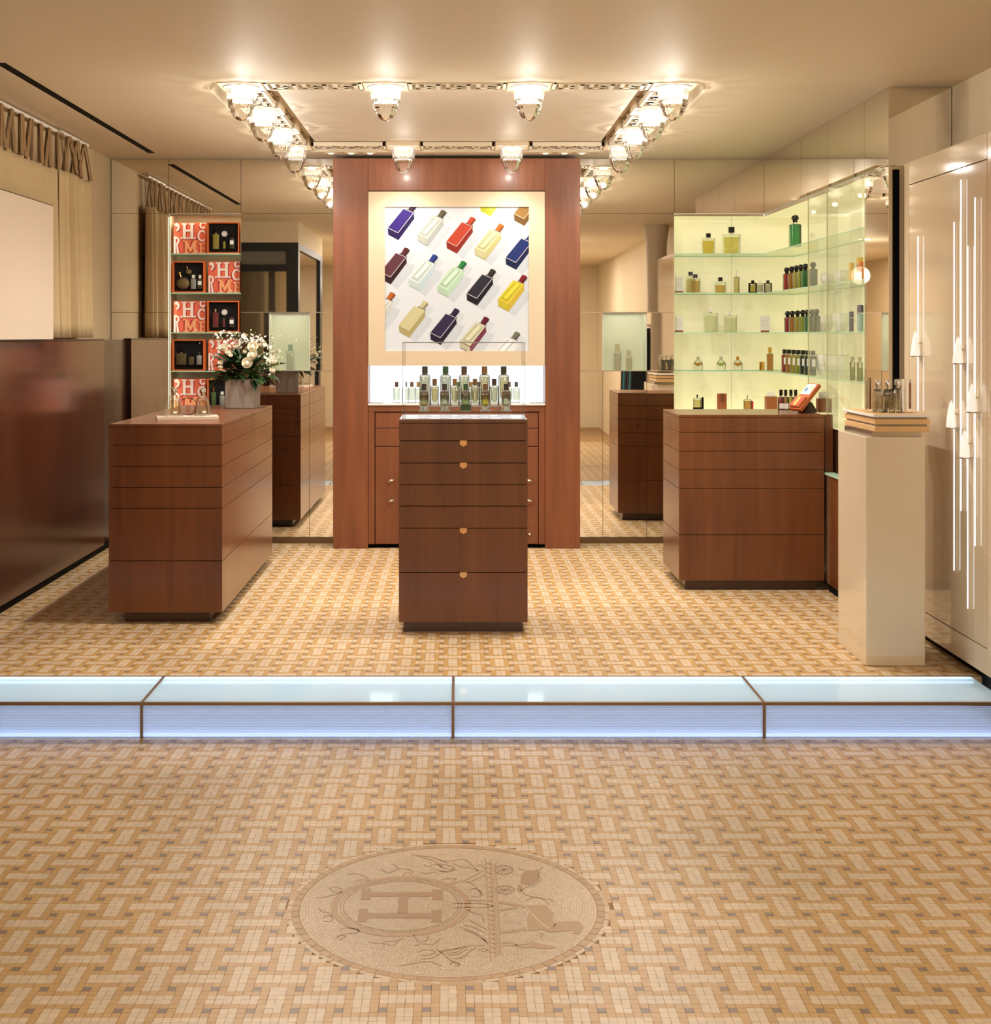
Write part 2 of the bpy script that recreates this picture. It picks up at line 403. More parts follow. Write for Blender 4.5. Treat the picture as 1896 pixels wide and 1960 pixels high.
def curtain(label, y0, y1, folds, amp, seed, x0=-2.585, zb=1.73, zt=ZC + 1.10, rod=ZC + 1.315):
    rnd = random.Random(seed)
    root = empty('tab_curtain', (x0, (y0 + y1) / 2, zb), label, 'curtain', 'linen tab curtains')
    n, m = 90, 12; vs = []; fs = []; ph = rnd.random() * 6
    def off(u, v):
        a = amp * (0.55 + 0.45 * (1 - v)) 
        return a * math.sin(2 * math.pi * folds * u + ph + 0.5 * math.sin(7 * u)) + 0.35 * a * math.sin(2 * math.pi * folds * 2.3 * u + 1.3 + 0.8 * v)
    for j in range(m + 1):
        for i in range(n + 1):
            u, v = i / n, j / m
            z = zb + (zt - zb) * v - (0.018 * (1 + math.sin(2 * math.pi * folds * u + ph)) if j == m else 0)
            vs.append((x0 + off(u, v), y0 + (y1 - y0) * u, z))
    for j in range(m):
        for i in range(n):
            a = j * (n + 1) + i; fs.append((a, a + 1, a + n + 2, a + n + 1))
    o = MB().add(vs, fs).build('cloth', M_LINEN, root, smooth=True, world=True)
    s = o.modifiers.new('thickness', 'SOLIDIFY'); s.thickness = 0.004
    k = max(4, int((y1 - y0) / 0.085))
    for q in range(k):
        u = (q + 0.5) / k; yb = y0 + (y1 - y0) * u; yt = yb + (0.055 if q % 2 else -0.025) + rnd.uniform(-0.02, 0.02)
        xb = x0 + off(u, 1); w = rnd.uniform(0.014, 0.026); zz = zt - 0.03
        mb = MB()
        for dx, tw in ((-0.006, 0.0), (0.012, 0.02)):
            p = [(xb + dx, yb - w, zz), (xb + dx, yb + w, zz), (x0 + dx * 1.2, yt + w * 0.7 - tw, rod), (x0 + dx * 1.2, yt - w * 0.7 - tw, rod)]
            mb.add([(a, b, c) for a, b, c in p] + [(a + 0.002, b, c) for a, b, c in p],
                   [(0, 1, 2, 3), (7, 6, 5, 4), (0, 4, 5, 1), (1, 5, 6, 2), (2, 6, 7, 3), (3, 7, 4, 0)])
        mb.build('tie', M_LINEN2, root, world=True)
    MB().tube([(x0, y0, rod + 0.008), (x0, y1, rod + 0.008)], 0.013).build('rod', M_WHITE, root, world=True)
    return root
curtain('long linen tab curtain behind the blank panel, hung from a rod by ties', 6.3, 8.575, 6.2, 0.028, 1, x0=-2.605)
curtain('narrow linen tab curtain with deep folds beside the mirrored corner', 8.59, 9.23, 3.6, 0.052, 2)
bp = empty('blank_panel', (-2.53, 7.2, 1.722), 'blank cream display panel with dark edge leaning on the wainscot ledge', 'panel')
MB().box(-2.546, -2.538, 6.2, 8.285, 1.724, ZC + 0.812).build('edge', M_BLACK, bp, world=True)
MB().box(-2.5378, -2.533, 6.2, 8.28, 1.724, ZC + 0.806).build('face', pmat('panel_cream', (220, 200, 178), 0.6), bp, world=True)

# ------------------------------------------------------------------ mirrored back wall
YB = 10.13
wb = empty('wall_back', (0, YB, UF), 'back wall clad in mirror panels', kind='structure')
MB().box(-2.66, -2.214, YB + 0.012, YB + 0.05, UF, CEIL).box(-2.214, -1.661, YB + 0.012, YB + 0.05, ZC + 0.929, CEIL).box(-2.214, -1.661, YB + 0.012, YB + 0.05, UF, ZC - 0.58) \
    .box(-1.661, -1.445, YB + 0.012, YB + 0.05, UF, CEIL).box(-1.445, -1.133, YB + 0.012, YB + 0.05, ZC + 0.172, CEIL).box(-1.445, -1.133, YB + 0.012, YB + 0.05, UF, ZC - 0.276) \
    .box(-1.133, 1.109, YB + 0.012, YB + 0.05, UF, CEIL).box(1.109, 1.445, YB + 0.012, YB + 0.05, ZC + 0.172, CEIL).box(1.109, 1.445, YB + 0.012, YB + 0.05, UF, ZC - 0.276) \
    .box(1.445, 1.657, YB + 0.012, YB + 0.05, UF, CEIL).box(1.657, 2.345, YB + 0.012, YB + 0.05, ZC + 0.929, CEIL).box(1.657, 2.345, YB + 0.012, YB + 0.05, UF, ZC - 0.58).build('backing', M_SEAM, wb, world=True)
rA, rB, rC, rD = (0.929, 1.349), (0.172, 0.929), (-0.276, 0.172), (-1.549, -0.276)
panels = [(-2.655, -2.214, rA), (-2.214, -1.661, rA), (-1.661, -0.90, rA), (-2.655, -2.214, rB), (-1.661, -0.90, rB),
          (-2.655, -2.214, (-1.549, 0.172)), (-1.661, -1.445, rC), (-1.133, -0.90, rC), (-1.661, -1.137, rD), (-1.137, -0.90, rD), (-2.214, -1.661, (-1.549, -0.58)),
          (0.90, 1.657, rA), (1.657, 2.345, rA), (0.90, 1.657, rB), (0.90, 1.109, rC), (1.445, 1.657, rC),
          (0.90, 1.109, rD), (1.109, 1.445, rD), (1.445, 1.657, rD), (1.657, 2.345, (-1.549, -0.58))]
for i, (x0, x1, (z0, z1)) in enumerate(panels):
    g = 0.0016; t = random.Random(i); w2, h2 = (x1 - x0) / 2 - g, (z1 - z0) / 2 - g
    o = MB().box(-w2, w2, -0.005, 0.005, -h2, h2).build('mirror_panel', M_MIRROR, wb)
    o.location = ((x0 + x1) / 2, 0.0, ZC + (z0 + z1) / 2 - UF)
    o.rotation_euler = (R(t.uniform(-0.12, 0.12)), 0, R(t.uniform(-0.15, 0.15))) if z1 < 1.0 else (0, 0, R(t.uniform(-0.05, 0.05)))
for x0, x1 in ((-2.618, -0.93), (0.91, 2.345)):
    MB().box(x0, x1, YB - 0.012, YB + 0.012, UF, UF + 0.046).build('skirting', pmat('brown_steel', (120, 96, 70), 0.3, 0.8), wb, world=True)
for sx0, sx1 in ((-1.661, -0.93), (0.91, 1.657)):
    for h in (0.172, -0.276):
        MB().box(sx0, sx1, YB - 0.008, YB - 0.0055, ZC + h - 0.0025, ZC + h + 0.0025).build('seam_strip', M_STEEL, wb, world=True)

# side mirrors
ws = empty('wall_right', (2.345, 8.6, UF), 'mirrored side wall above and beside the lit niche', kind='structure')
XS = 2.345
for y0, y1, z0, z1 in ((9.04, 10.13, 0.925, 1.349), (8.38, 9.04, 0.925, 1.349), (7.626, 8.38, 0.925, 1.349), (7.2, 7.626, 0.925, 1.349), (7.2, 7.626, -1.549, 0.925)):
    MB().box(XS, XS + 0.01, y0 + 0.0016, y1 - 0.0016, ZC + z0 + 0.0016, ZC + z1 - 0.0016).build('mirror_panel', M_MIRROR, ws, world=True)
MB().box(XS + 0.0105, XS + 0.05, 7.215, 10.13, ZC + 0.925, CEIL).box(XS + 0.0105, XS + 0.05, 7.215, 7.626, UF, ZC + 0.925).build('backing', M_SEAM, ws, world=True)
MB().box(XS + 0.001, 2.687, 7.2, 7.21, ZC + 0.922, CEIL - 0.001).build('mirror_panel', M_MIRROR, ws, world=True)
MB().box(XS + 0.001, 2.66, 7.2, 7.213, ZC - 1.59, ZC + 0.920).build('return_panel', M_WALL, ws, world=True)
MB().box(2.366, 2.400, 7.188, 7.199, UF, ZC + 0.90).build('black_channel', M_BLACK, ws, world=True)
MB().box(2.69, 2.79, -5, 10.46, -0.02, CEIL).build('plaster', M_WALL, ws, world=True)

# lacquered wall with an engraved door
lq = empty('lacquer_cabinet', (2.55, 5.6, UF), 'tall glossy cream lacquer wall cabinet with a large inset door', 'cabinet')
MB().box(2.412, 2.687, 4.4, 7.11, UF + 0.05, ZC + 0.918).build('carcass', pmat('lacquer_groove', (150, 128, 100), 0.5), lq, world=True)
def slab(name, y0, y1, z0, z1): MB().box(2.400, 2.4115, y0, y1, z0, z1).build(name, M_LACQ, lq, world=True, bevel=0.001)
slab('door', 6.0, 7.03, ZC - 1.423, ZC + 0.795)
slab('stile', 7.035, 7.11, UF + 0.05, ZC + 0.918); slab("stile", 4.4, 5.995, UF + 0.05, ZC + 0.918)
slab('rail', 5.998, 7.032, ZC + 0.800, ZC + 0.918); slab('rail', 5.998, 7.032, UF + 0.05, ZC - 1.428)
MB().box(2.45, 2.687, 4.4, 7.11, -0.0, UF + 0.05).build('toe_kick', M_BLACK, lq, world=True)

# light rods with drop bottles on the lacquer door
M_ROD = emit('light_rod', (255, 250, 244), 1.7)
M_DROP = pmat('drop_glass', (240, 236, 230), 0.05, metal=0.0, emis=0.55, ecol=(255, 248, 240), coat=1.0)
rods = [(1756, 452, 786, 633, 681, 'leftmost light rod, above the pedestal'), (1825, 425, 1092, 766, 818, 'second light rod, its drop bottle at pedestal height'),
        (1838, 344, 978, 644, 695, 'tallest-reaching light rod, its drop bottle high up'), (1851, 471, 1165, 823, 875, 'light rod reaching lowest, with the lowest drop bottle'),
        (1865, 378, 1045, 734, 788, 'rightmost light rod near the door edge')]
for px, y0, y1, d0, d1, lb in rods:
    Z = 2.385 * F / (px - CX); root = empty('light_rod', (2.385, Z, Hz(y1, Z)), 'white glowing ' + lb, 'light rod', 'light rods on the lacquer door')
    z0, z1, zt, zb = Hz(y1, Z), Hz(y0, Z), Hz(d0, Z), Hz(d1, Z); h = zt - zb
    MB().tube([(2.386, Z, z0), (2.386, Z, z1)], 0.0035, 6).build('rod', M_ROD, root, world=True)
    MB().lathe([(0.0, 0), (0.024, 0.0), (0.0245, h * 0.06), (0.021, h * 0.35), (0.014, h * 0.68), (0.006, h * 0.92), (0.0, h)], 16, c=(2.372, Z, zb)).build('drop_bottle', M_DROP, root, smooth=True, world=True)
    MB().lathe([(0.0, 0), (0.0235, 0), (0.0235, h * 0.04), (0, h * 0.04)], 16, c=(2.372, Z, zb - h * 0.045)).build('base_ring', M_STEEL, root, smooth=True, world=True)
    MB().tube([(2.386, Z, zb + h * 0.5), (2.4005, Z, zb + h * 0.5)], 0.003, 6).build('bracket', M_STEEL, root, world=True)

# ------------------------------------------------------------------ right lit niche
def niche_panels():
    root = empty('lit_niche', (2.2, 10.3, ZC - 0.58), 'pale lime glass niche wrapping the mirrored corner, lit from above', 'niche')
    zb, zt = ZC - 0.575, ZC + 0.925; YN, XN = 10.45, 2.665
    for x0, x1 in ((1.657, 2.16), (2.163, XN)):
        MB().box(x0, x1, YN, YN + 0.008, zb, zt).build('back_panel', M_LIME, root, world=True)
    for y0, y1 in ((9.65, YN), (9.0, 9.647), (8.3, 8.997), (7.63, 8.297)):
        MB().box(XN, XN + 0.008, y0, y1, zb, zt).build('back_panel', M_LIME, root, world=True)
    MB().box(1.649, 1.657, YB + 0.012, YN, zb, zt).build('side_panel', M_LIME, root, world=True)
    MB().box(XS + 0.012, XN, 7.618, 7.628, zb, zt).build('side_panel', M_LIME, root, world=True)
    MB().prism([(1.657, YB), (XS, YB), (XS, 7.63), (XN, 7.63), (XN, YN), (1.657, YN)], zt, zt + 0.01).build('top_panel', M_LIME, root, world=True)
    MB().prism([(1.657, YB), (XS, YB), (XS, 7.63), (XN, 7.63), (XN, YN), (1.657, YN)], zb - 0.012, zb).build('floor_panel', M_LIME, root, world=True)
    led = emit('niche_led', (255, 250, 226), 8.0)
    MB().box(1.67, XS + 0.03, YB + 0.012, YB + 0.05, zt - 0.006, zt - 0.001).build('led_strip', led, root, world=True)
    MB().box(XS + 0.012, XS + 0.034, 7.66, YB, zt - 0.004, zt - 0.001).build('led_strip', led, root, world=True)
    MB().box(1.658, XS, YB + 0.003, YB + 0.009, zt - 0.016, zt).build('valance', M_STEEL, root, world=True)
    MB().box(XS + 0.002, XS + 0.008, 7.63, YB + 0.003, zt - 0.018, zt).build('valance', M_STEEL, root, world=True)
    MB().box(XS + 0.012, XN, 7.63, YN, UF, zb - 0.013).build('lower_wall', M_WOODK, root, world=True)
niche_panels()
for h, nm in ((0.6245, 'topmost'), (0.324, 'second'), (0.02, 'third'), (-0.276, 'lowest')):
    z = ZC + h; mb = MB()
    P = [(1.660, YB + 0.002), (XS + 0.002, YB + 0.002), (XS + 0.002, 7.635), (2.66, 7.635), (2.66, 10.445), (1.660, 10.445)]
    mb.add([(x, y, z) for x, y in P] + [(x, y, z - 0.008) for x, y in P], [(0, 1, 2, 3, 4, 5), (11, 10, 9, 8, 7, 6)], 0)
    mb.add([(x, y, z) for x, y in P] + [(x, y, z - 0.008) for x, y in P], [(i, 6 + i, 6 + (i + 1) % 6, (i + 1) % 6) for i in range(6)], 1)
    o = mb.build('glass_shelf', [M_SHELF, M_EDGE]); tag(o, nm + ' L-shaped glass shelf of the lime corner niche', 'shelf', 'corner niche shelves')
gd = empty('sliding_glass', (XS, 8.2, ZC - 0.57), 'clear sliding glass panes in front of the side shelves', 'glass door')
for i, (y0, y1, xo) in enumerate(((8.14, 8.83, -0.006), (7.635, 8.35, -0.014))):
    MB().box(XS + xo - 0.002, XS + xo + 0.002, y0, y1, ZC - 0.573, ZC + 0.918).build('pane', thin_glass('door_glass', (252, 253, 250), 0.22, 0.05, (248, 244, 232)), gd, world=True)
    MB().box(XS + xo - 0.0025, XS + xo + 0.0025, y1 - 0.003, y1, ZC - 0.573, ZC + 0.918).build('edge', pmat('glass_edge_dark', (196, 190, 140), 0.3), gd, world=True)

# low glass-topped case under the side niche
lc = empty('display_case', (2.32, 7.75, UF), 'low dark wooden display case with lit glass top beside the pedestal', 'display case')
MB().box(2.298, 2.344, 7.25, 8.235, UF + 0.05, ZC - 0.87).build('front_panel', M_WOOD, lc, world=True)
MB().box(2.310, 2.344, 7.25, 8.235, UF, UF + 0.05).build('toe_kick', M_BLACK, lc, world=True)
MB().box(2.285, 2.344, 7.24, 8.235, ZC - 0.869, ZC - 0.857).build('glass_top', M_EDGE, lc, world=True)
MB().box(2.292, 2.297, 8.20, 8.235, UF + 0.05, ZC - 0.87).build('metal_post', M_STEEL, lc, world=True)

# ------------------------------------------------------------------ left lit niche with gift boxes
ln = empty('shelf_niche', (-1.94, 10.3, ZC - 0.58), 'narrow lit niche with glass shelves of orange gift boxes', 'niche')
M_NICH = pmat('niche_cream', (238, 228, 198), 0.45)
zb, zt = ZC - 0.578, ZC + 0.925
MB().box(-2.214, -1.661, 10.42, 10.43, zb, zt).build('back_panel', M_NICH, ln, world=True)
MB().box(-2.224, -2.214, YB + 0.012, 10.43, zb, zt).build('side_panel', M_NICH, ln, world=True)
MB().box(-1.661, -1.651, YB + 0.012, 10.43, zb, zt).build('side_panel', M_NICH, ln, world=True)
MB().box(-2.214, -1.661, YB, 10.43, zt, zt + 0.01).build('top_panel', M_NICH, ln, world=True)
MB().box(-2.214, -1.661, YB, 10.43, zb - 0.01, zb).build('floor_panel', M_NICH, ln, world=True)
MB().box(-2.212, -1.663, YB + 0.003, YB + 0.009, zt - 0.014, zt).build('valance', M_STEEL, ln, world=True)
MB().box(-2.20, -1.675, YB + 0.02, YB + 0.06, zt - 0.005, zt - 0.001).build('led_strip', emit('niche_led2', (255, 240, 205), 16.0), ln, world=True)
for zz in (-0.276, 0.02, 0.324, 0.6245):
    mb = MB().box(-2.212, -1.663, YB + 0.002, 10.418, ZC + zz - 0.008, ZC + zz); mb.m = [0, 0, 1, 1, 1, 1]
    mb.build('glass_shelf', [M_SHELF, M_EDGE], ln, world=True)
MB().box(-2.213, -2.210, YB + 0.014, YB + 0.030, zb, zt - 0.02).build('led_strip', emit('niche_led3', (255, 242, 222), 9.0), ln, world=True)
MB().box(-2.2105, -2.2065, YB - 0.004, YB + 0.012, zb, zt).build('glass_edge', M_EDGE, ln, world=True)

# ------------------------------------------------------------------ frosted display boxes in the mirror wall
def frost_box(x0, x1, label):
    root = empty('frosted_box', ((x0 + x1) / 2, YB + 0.1, ZC - 0.27), label, 'display box', 'frosted display boxes in the mirror wall')
    z0, z1 = ZC - 0.272, ZC + 0.168
    m = pmat('frost_back', (242, 240, 224), 0.5)
    MB().box(x0, x1, YB + 0.17, YB + 0.18, z0, z1).build('back_panel', m, root, world=True)
    MB().box(x0 - 0.006, x0, YB + 0.005, YB + 0.18, z0, z1).build('side_panel', m, root, world=True)
    MB().box(x1, x1 + 0.006, YB + 0.005, YB + 0.18, z0, z1).build('side_panel', m, root, world=True)
    MB().box(x0, x1, YB + 0.005, YB + 0.18, z1, z1 + 0.005).build('top_panel', m, root, world=True)
    MB().box(x0, x1, YB + 0.005, YB + 0.18, z0 - 0.005, z0).build('floor_panel', m, root, world=True)
    MB().box(x0 + 0.001, x1 - 0.001, YB + 0.003, YB + 0.007, z1 - 0.014, z1).build('valance', M_STEEL, root, world=True)
    MB().box(x0 + 0.02, x1 - 0.02, YB + 0.03, YB + 0.07, z1 - 0.005, z1 - 0.001).build('led_strip', emit('frost_led', (255, 252, 238), 7.0), root, world=True)
    mb = MB().box(x0 + 0.001, x1 - 0.001, YB - 0.012, YB - 0.004, z0, z1); mb.m = [1, 1, 0, 0, 1, 1]
    mb.build('frosted_pane', [M_FROST, M_EDGE], root, world=True)
frost_box(-1.441, -1.137, 'frosted glass display box in the mirror wall behind the flowers')
frost_box(1.113, 1.441, 'frosted glass display box in the mirror wall beside the lime niche')

# ------------------------------------------------------------------ lit step
st = empty('light_step', (-0.02, 5.95, 0), 'full-width step of backlit bluish glass in bronze frames', 'step')
def step_glass(name, rgb, tint):
    return thin_glass(name, rgb, 1.0, 0.94, tint, 0.05)
M_TREAD = step_glass('tread_glass', (232, 248, 255), (226, 244, 244)); M_RISER = thin_glass('riser_glass', (225, 235, 255), 0.25, 0.94, (206, 218, 246), 0.4)
M_SLED = emit('step_led', (205, 224, 255), 7.0)
M_SIN = pmat('step_inside', (225, 232, 240), 0.6)
MB().box(-2.66, 2.40, 5.75, 6.181, -0.01, 0.004).build('inner_floor', M_SIN, st, world=True)
MB().box(-2.66, 2.40, 6.170, 6.1815, 0.004, UF - 0.012).build('inner_back', M_SIN, st, world=True)
MB().box(-2.66, 2.40, 6.148, 6.162, UF - 0.026, UF - 0.018).build('led_strip', emit('step_led_back', (215, 232, 255), 12.0), st, world=True)
MB().box(-2.66, 2.40, 5.752, 5.760, 0.006, 0.014).build('led_strip', M_SLED, st, world=True)
MB().box(-2.66, 2.40, 5.80, 6.14, 0.006, 0.010).build('light_panel', emit('step_panel', (206, 228, 248), 1.6), st, world=True)
seams = [-2.66, -1.372, -0.021, 1.329, 2.40]
for x0, x1 in zip(seams[:-1], seams[1:]):
    MB().add([(x0 + 0.006, 5.746, UF - 0.0005), (x1 - 0.006, 5.746, UF - 0.0005), (x1 - 0.006, 6.176, UF - 0.0005), (x0 + 0.006, 6.176, UF - 0.0005)], [(0, 1, 2, 3)]).build('tread_pane', M_TREAD, st, world=True)
    vs = []; fs = []; n = 40
    for i in range(n + 1):
        y = 5.737 + (0.0012 if i % 2 else 0.0); z = 0.004 + (UF - 0.018) * i / n
        vs += [(x0 + 0.006, y, z), (x1 - 0.006, y, z)]
    for i in range(n): fs.append((2 * i, 2 * i + 1, 2 * i + 3, 2 * i + 2))
    MB().add(vs, fs).build('riser_pane', M_RISER, st, world=True)
for x in seams[:-1]:
    MB().box(x - 0.006, x + 0.006, 5.734, 6.18, UF - 0.012, UF + 0.001).box(x - 0.006, x + 0.006, 5.734, 5.746, 0, UF).build('frame_bar', M_BRONZE, st, world=True)
MB().box(-2.66, 2.40, 5.733, 5.746, UF - 0.012, UF + 0.0012).build('nosing', M_BRONZE, st, world=True)
MB().box(-2.66, 2.40, 6.176, 6.186, UF - 0.02, UF + 0.001).build('back_trim', M_BRONZE, st, world=True)
# ------------------------------------------------------------------ floor medallion
def fl(px, py):
    Z = F * ZC / (py - CY); return ((px - CX) * Z / F, Z)
def t2(x, y): return fl(540 + 0.17932 * x, 1600 + 0.17932 * y)
def t3(x, y): return fl(840 + 0.17932 * x, 1600 + 0.17932 * y)
med = MB(); nn = 96
med.add([(MED[0] + MED_R * math.cos(2 * math.pi * i / nn), MED[1] + MED_R * math.sin(2 * math.pi * i / nn), -0.0012) for i in range(nn)], [tuple(range(nn))])
med = med.build('medallion', pmat('medallion_grout', (186, 152, 110), 0.8), floor)
def ring_tiles(r0, r1, n, mats, z, name='ring_tile'):
    for i in range(n):
        a0, a1 = 2 * math.pi * (i + 0.03) / n, 2 * math.pi * (i + 0.97) / n; k = 4
        vs = []
        for rr in (r0, r1):
            for j in range(k + 1):
                a = a0 + (a1 - a0) * j / k; vs.append((MED[0] + rr * math.cos(a), MED[1] + rr * math.sin(a), z))
        fs = [(j, k + 1 + j, k + 2 + j, j + 1) for j in range(k)]
        MB().add(vs, fs).build(name, mats[i % len(mats)], med)
m_l = [pmat('ring_light%d' % i, c, 0.4) for i, c in enumerate(((202, 176, 140), (196, 170, 134), (206, 180, 146)))]
m_t = [pmat('ring_tan%d' % i, c, 0.4) for i, c in enumerate(((180, 144, 96), (174, 138, 90), (184, 148, 100)))]
ring_tiles(0.4775, 0.4915, 60, m_l, -0.0001)
ring_tiles(0.4550, 0.4765, 72, m_t, -0.0001)
# fine tesserae in concentric rows
vs = []; fs = []; colr = []; rr = 0.453; rnd = random.Random(11)
C1 = lin((206, 180, 146))
while rr > 0.012:
    r0 = rr - 0.0088; n = max(6, int(2 * math.pi * (rr - 0.0045) / 0.0125)); a0 = rnd.random()
    for i in range(n):
        b0, b1 = a0 + 2 * math.pi * (i + 0.04) / n, a0 + 2 * math.pi * (i + 0.96) / n; b = len(vs)
        for q, a in ((rr - 0.0004, b0), (rr - 0.0004, b1), (r0 + 0.0004, b1), (r0 + 0.0004, b0)):
            vs.append((MED[0] + q * math.cos(a), MED[1] + q * math.sin(a), -0.0004 + rnd.gauss(0, 0.00008)))
        fs.append((b + 3, b + 2, b + 1, b)); f = 1 + rnd.gauss(0, 0.05); colr += [C1[0] * f, C1[1] * f, C1[2] * f, 1] * 4
    rr = r0
me = bpy.data.meshes.new('fine_tesserae'); me.from_pydata(vs, [], fs); me.materials.append(M_TILE)
me.attributes.new('Col', 'FLOAT_COLOR', 'POINT').data.foreach_set('color', colr)
o = bpy.data.objects.new('fine_tesserae', me); COL.objects.link(o); o.parent = med; o['kind'] = 'stuff'
M_INL = pmat('inlay_tan', (172, 136, 92), 0.42, noise=0.1, nscale=60); M_INL2 = pmat('inlay_brown', (160, 122, 80), 0.42, noise=0.08, nscale=60)
M_INLL = pmat('inlay_light', (206, 180, 146), 0.42)
def flat(name, polys, m, z, lines=(), w=0.0035):
    mb = MB()
    for P in polys: mb.add([(x, y, z) for x, y in P], [tuple(range(len(P)))])
    for L in lines:
        ww = w
        if isinstance(L[0], float): ww = L[0]; L = L[1:]
        if len(L) > 2:
            S = []
            for i in range(len(L) - 1):
                p0, p1, p2, p3 = L[max(i - 1, 0)], L[i], L[i + 1], L[min(i + 2, len(L) - 1)]
                for t in (0, 0.25, 0.5, 0.75):
                    S.append(tuple(0.5 * (2 * p1[d] + (p2[d] - p0[d]) * t + (2 * p0[d] - 5 * p1[d] + 4 * p2[d] - p3[d]) * t * t + (3 * p1[d] - p0[d] - 3 * p2[d] + p3[d]) * t ** 3) for d in (0, 1)))
            S.append(L[-1]); L = S
        vs = []
        for i in range(len(L)):
            d = Vector(L[min(i + 1, len(L) - 1)]) - Vector(L[max(i - 1, 0)])
            if d.length < 1e-9: d = Vector((1, 0))
            d.normalize(); nx, ny = -d.y * ww / 2, d.x * ww / 2
            vs += [(L[i][0] + nx, L[i][1] + ny, z), (L[i][0] - nx, L[i][1] - ny, z)]
        mb.add(vs, [(2 * i, 2 * i + 1, 2 * i + 3, 2 * i + 2) for i in range(len(L) - 1)])
    # faces must look upward
    for i, f in enumerate(mb.f):
        a, b, c = [Vector(mb.v[q]) for q in f[:3]]
        if (b - a).cross(c - a).z < 0: mb.f[i] = f[::-1]
    return mb.build(name, m, med)
def circ(c, r, n=64): return [(c[0] + r * math.cos(2 * math.pi * i / n), c[1] + r * math.sin(2 * math.pi * i / n)) for i in range(n + 1)]
def rect2(pts): return [t2(*p) for p in pts]
HC = (-0.1745, 4.058)
flat('oval_band', [], M_INL, 0.0002, [[0.020] + circ(HC, 0.205)])
flat('oval_line', [], M_INL2, 0.0002, [[0.0035] + circ(HC, 0.176), [0.0025] + circ(HC, 0.186)])
flat('letter_h', [rect2(((848, 565), (945, 560), (938, 680), (840, 680))), rect2(((1605, 570), (1715, 570), (1715, 685), (1600, 685))),
                  rect2(((943, 602), (1604, 602), (1602, 645), (940, 645))), rect2(((822, 780), (915, 780), (905, 915), (800, 915))),
                  rect2(((1595, 790), (1702, 790), (1700, 920), (1592, 920))), rect2(((913, 822), (1595, 825), (1593, 880), (908, 875))),
                  rect2(((1242, 645), (1345, 645), (1338, 826), (1228, 826)))], M_INL2, 0.0003)
# horse, carriage, groom
def T3(*ps): return [t3(*p) for p in ps]
flat('horse', [T3((930, 745), (1080, 735), (1150, 748), (1225, 830), (1205, 890), (1250, 940), (1180, 1030), (1110, 1000), (950, 1010), (940, 870), (965, 800)),
               T3((1240, 935), (1300, 915), (1490, 910), (1545, 975), (1500, 1045), (1440, 1045), (1420, 1010), (1190, 1028)),
               T3((930, 975), (935, 1005), (650, 1045), (650, 1025)), T3((940, 740), (935, 770), (620, 715), (620, 690)), T3((830, 750), (835, 775), (640, 800), (640, 785)),
               T3((1065, 1030), (1125, 1035), (1090, 1105))], M_INL, 0.0003)
flat('carriage', [T3((870, 430), (920, 372), (1060, 358), (1068, 478), (960, 522), (872, 508)), T3((835, 520), (885, 530), (880, 600), (840, 590))], M_INL2, 0.0003,
     [T3((1120, 335), (1085, 350), (1065, 420), (1090, 480), (1000, 520), (900, 560), (880, 590), (960, 640), (1100, 665), (1215, 690)), T3((835, 350), (900, 360), (920, 372)),
      T3((930, 690), (990, 660), (1100, 670), (1180, 735))])
def wheel(cx, cy, rx, ry):
    el = [t3(cx + rx * math.cos(2 * math.pi * i / 32), cy + ry * math.sin(2 * math.pi * i / 32)) for i in range(33)]
    sp = [[t3(cx, cy), t3(cx + rx * math.cos(a), cy + ry * math.sin(a))] for a in [2 * math.pi * i / 10 for i in range(10)]]
    flat('carriage_wheel', [], M_INL2, 0.0003, [[0.005] + el] + [[0.002] + s for s in sp])
wheel(690, 362, 95, 48); wheel(705, 575, 98, 44)
flat('groom', [T3((960, 1130), (1060, 1138), (1100, 1155), (1180, 1165), (1270, 1190), (1180, 1205), (1080, 1200), (960, 1192))], M_INL, 0.0003,
     [[0.008] + T3((960, 1185), (850, 1180), (800, 1150), (670, 1140)), [0.006] + T3((960, 1150), (830, 1165), (670, 1175))])
flat('reins', [], M_INLL, 0.0005, [[0.004] + T3((770, 600), (830, 640), (1050, 895), (1180, 990))])
flat('rope_bar', [], M_INL, 0.0002, [[0.005] + T3((495, 250), (550, 1330)), [0.005] + T3((545, 270), (605, 1300)), [0.006] + T3((600, 290), (655, 1270)), [0.004] + T3((568, 290), (625, 1270))]
     + [[0.005] + T3((505 + q * 2.8, 285 + q * 50), (545 + q * 2.8, 305 + q * 50)) for q in range(20)])
def mir(pts): return pts
scroll = []
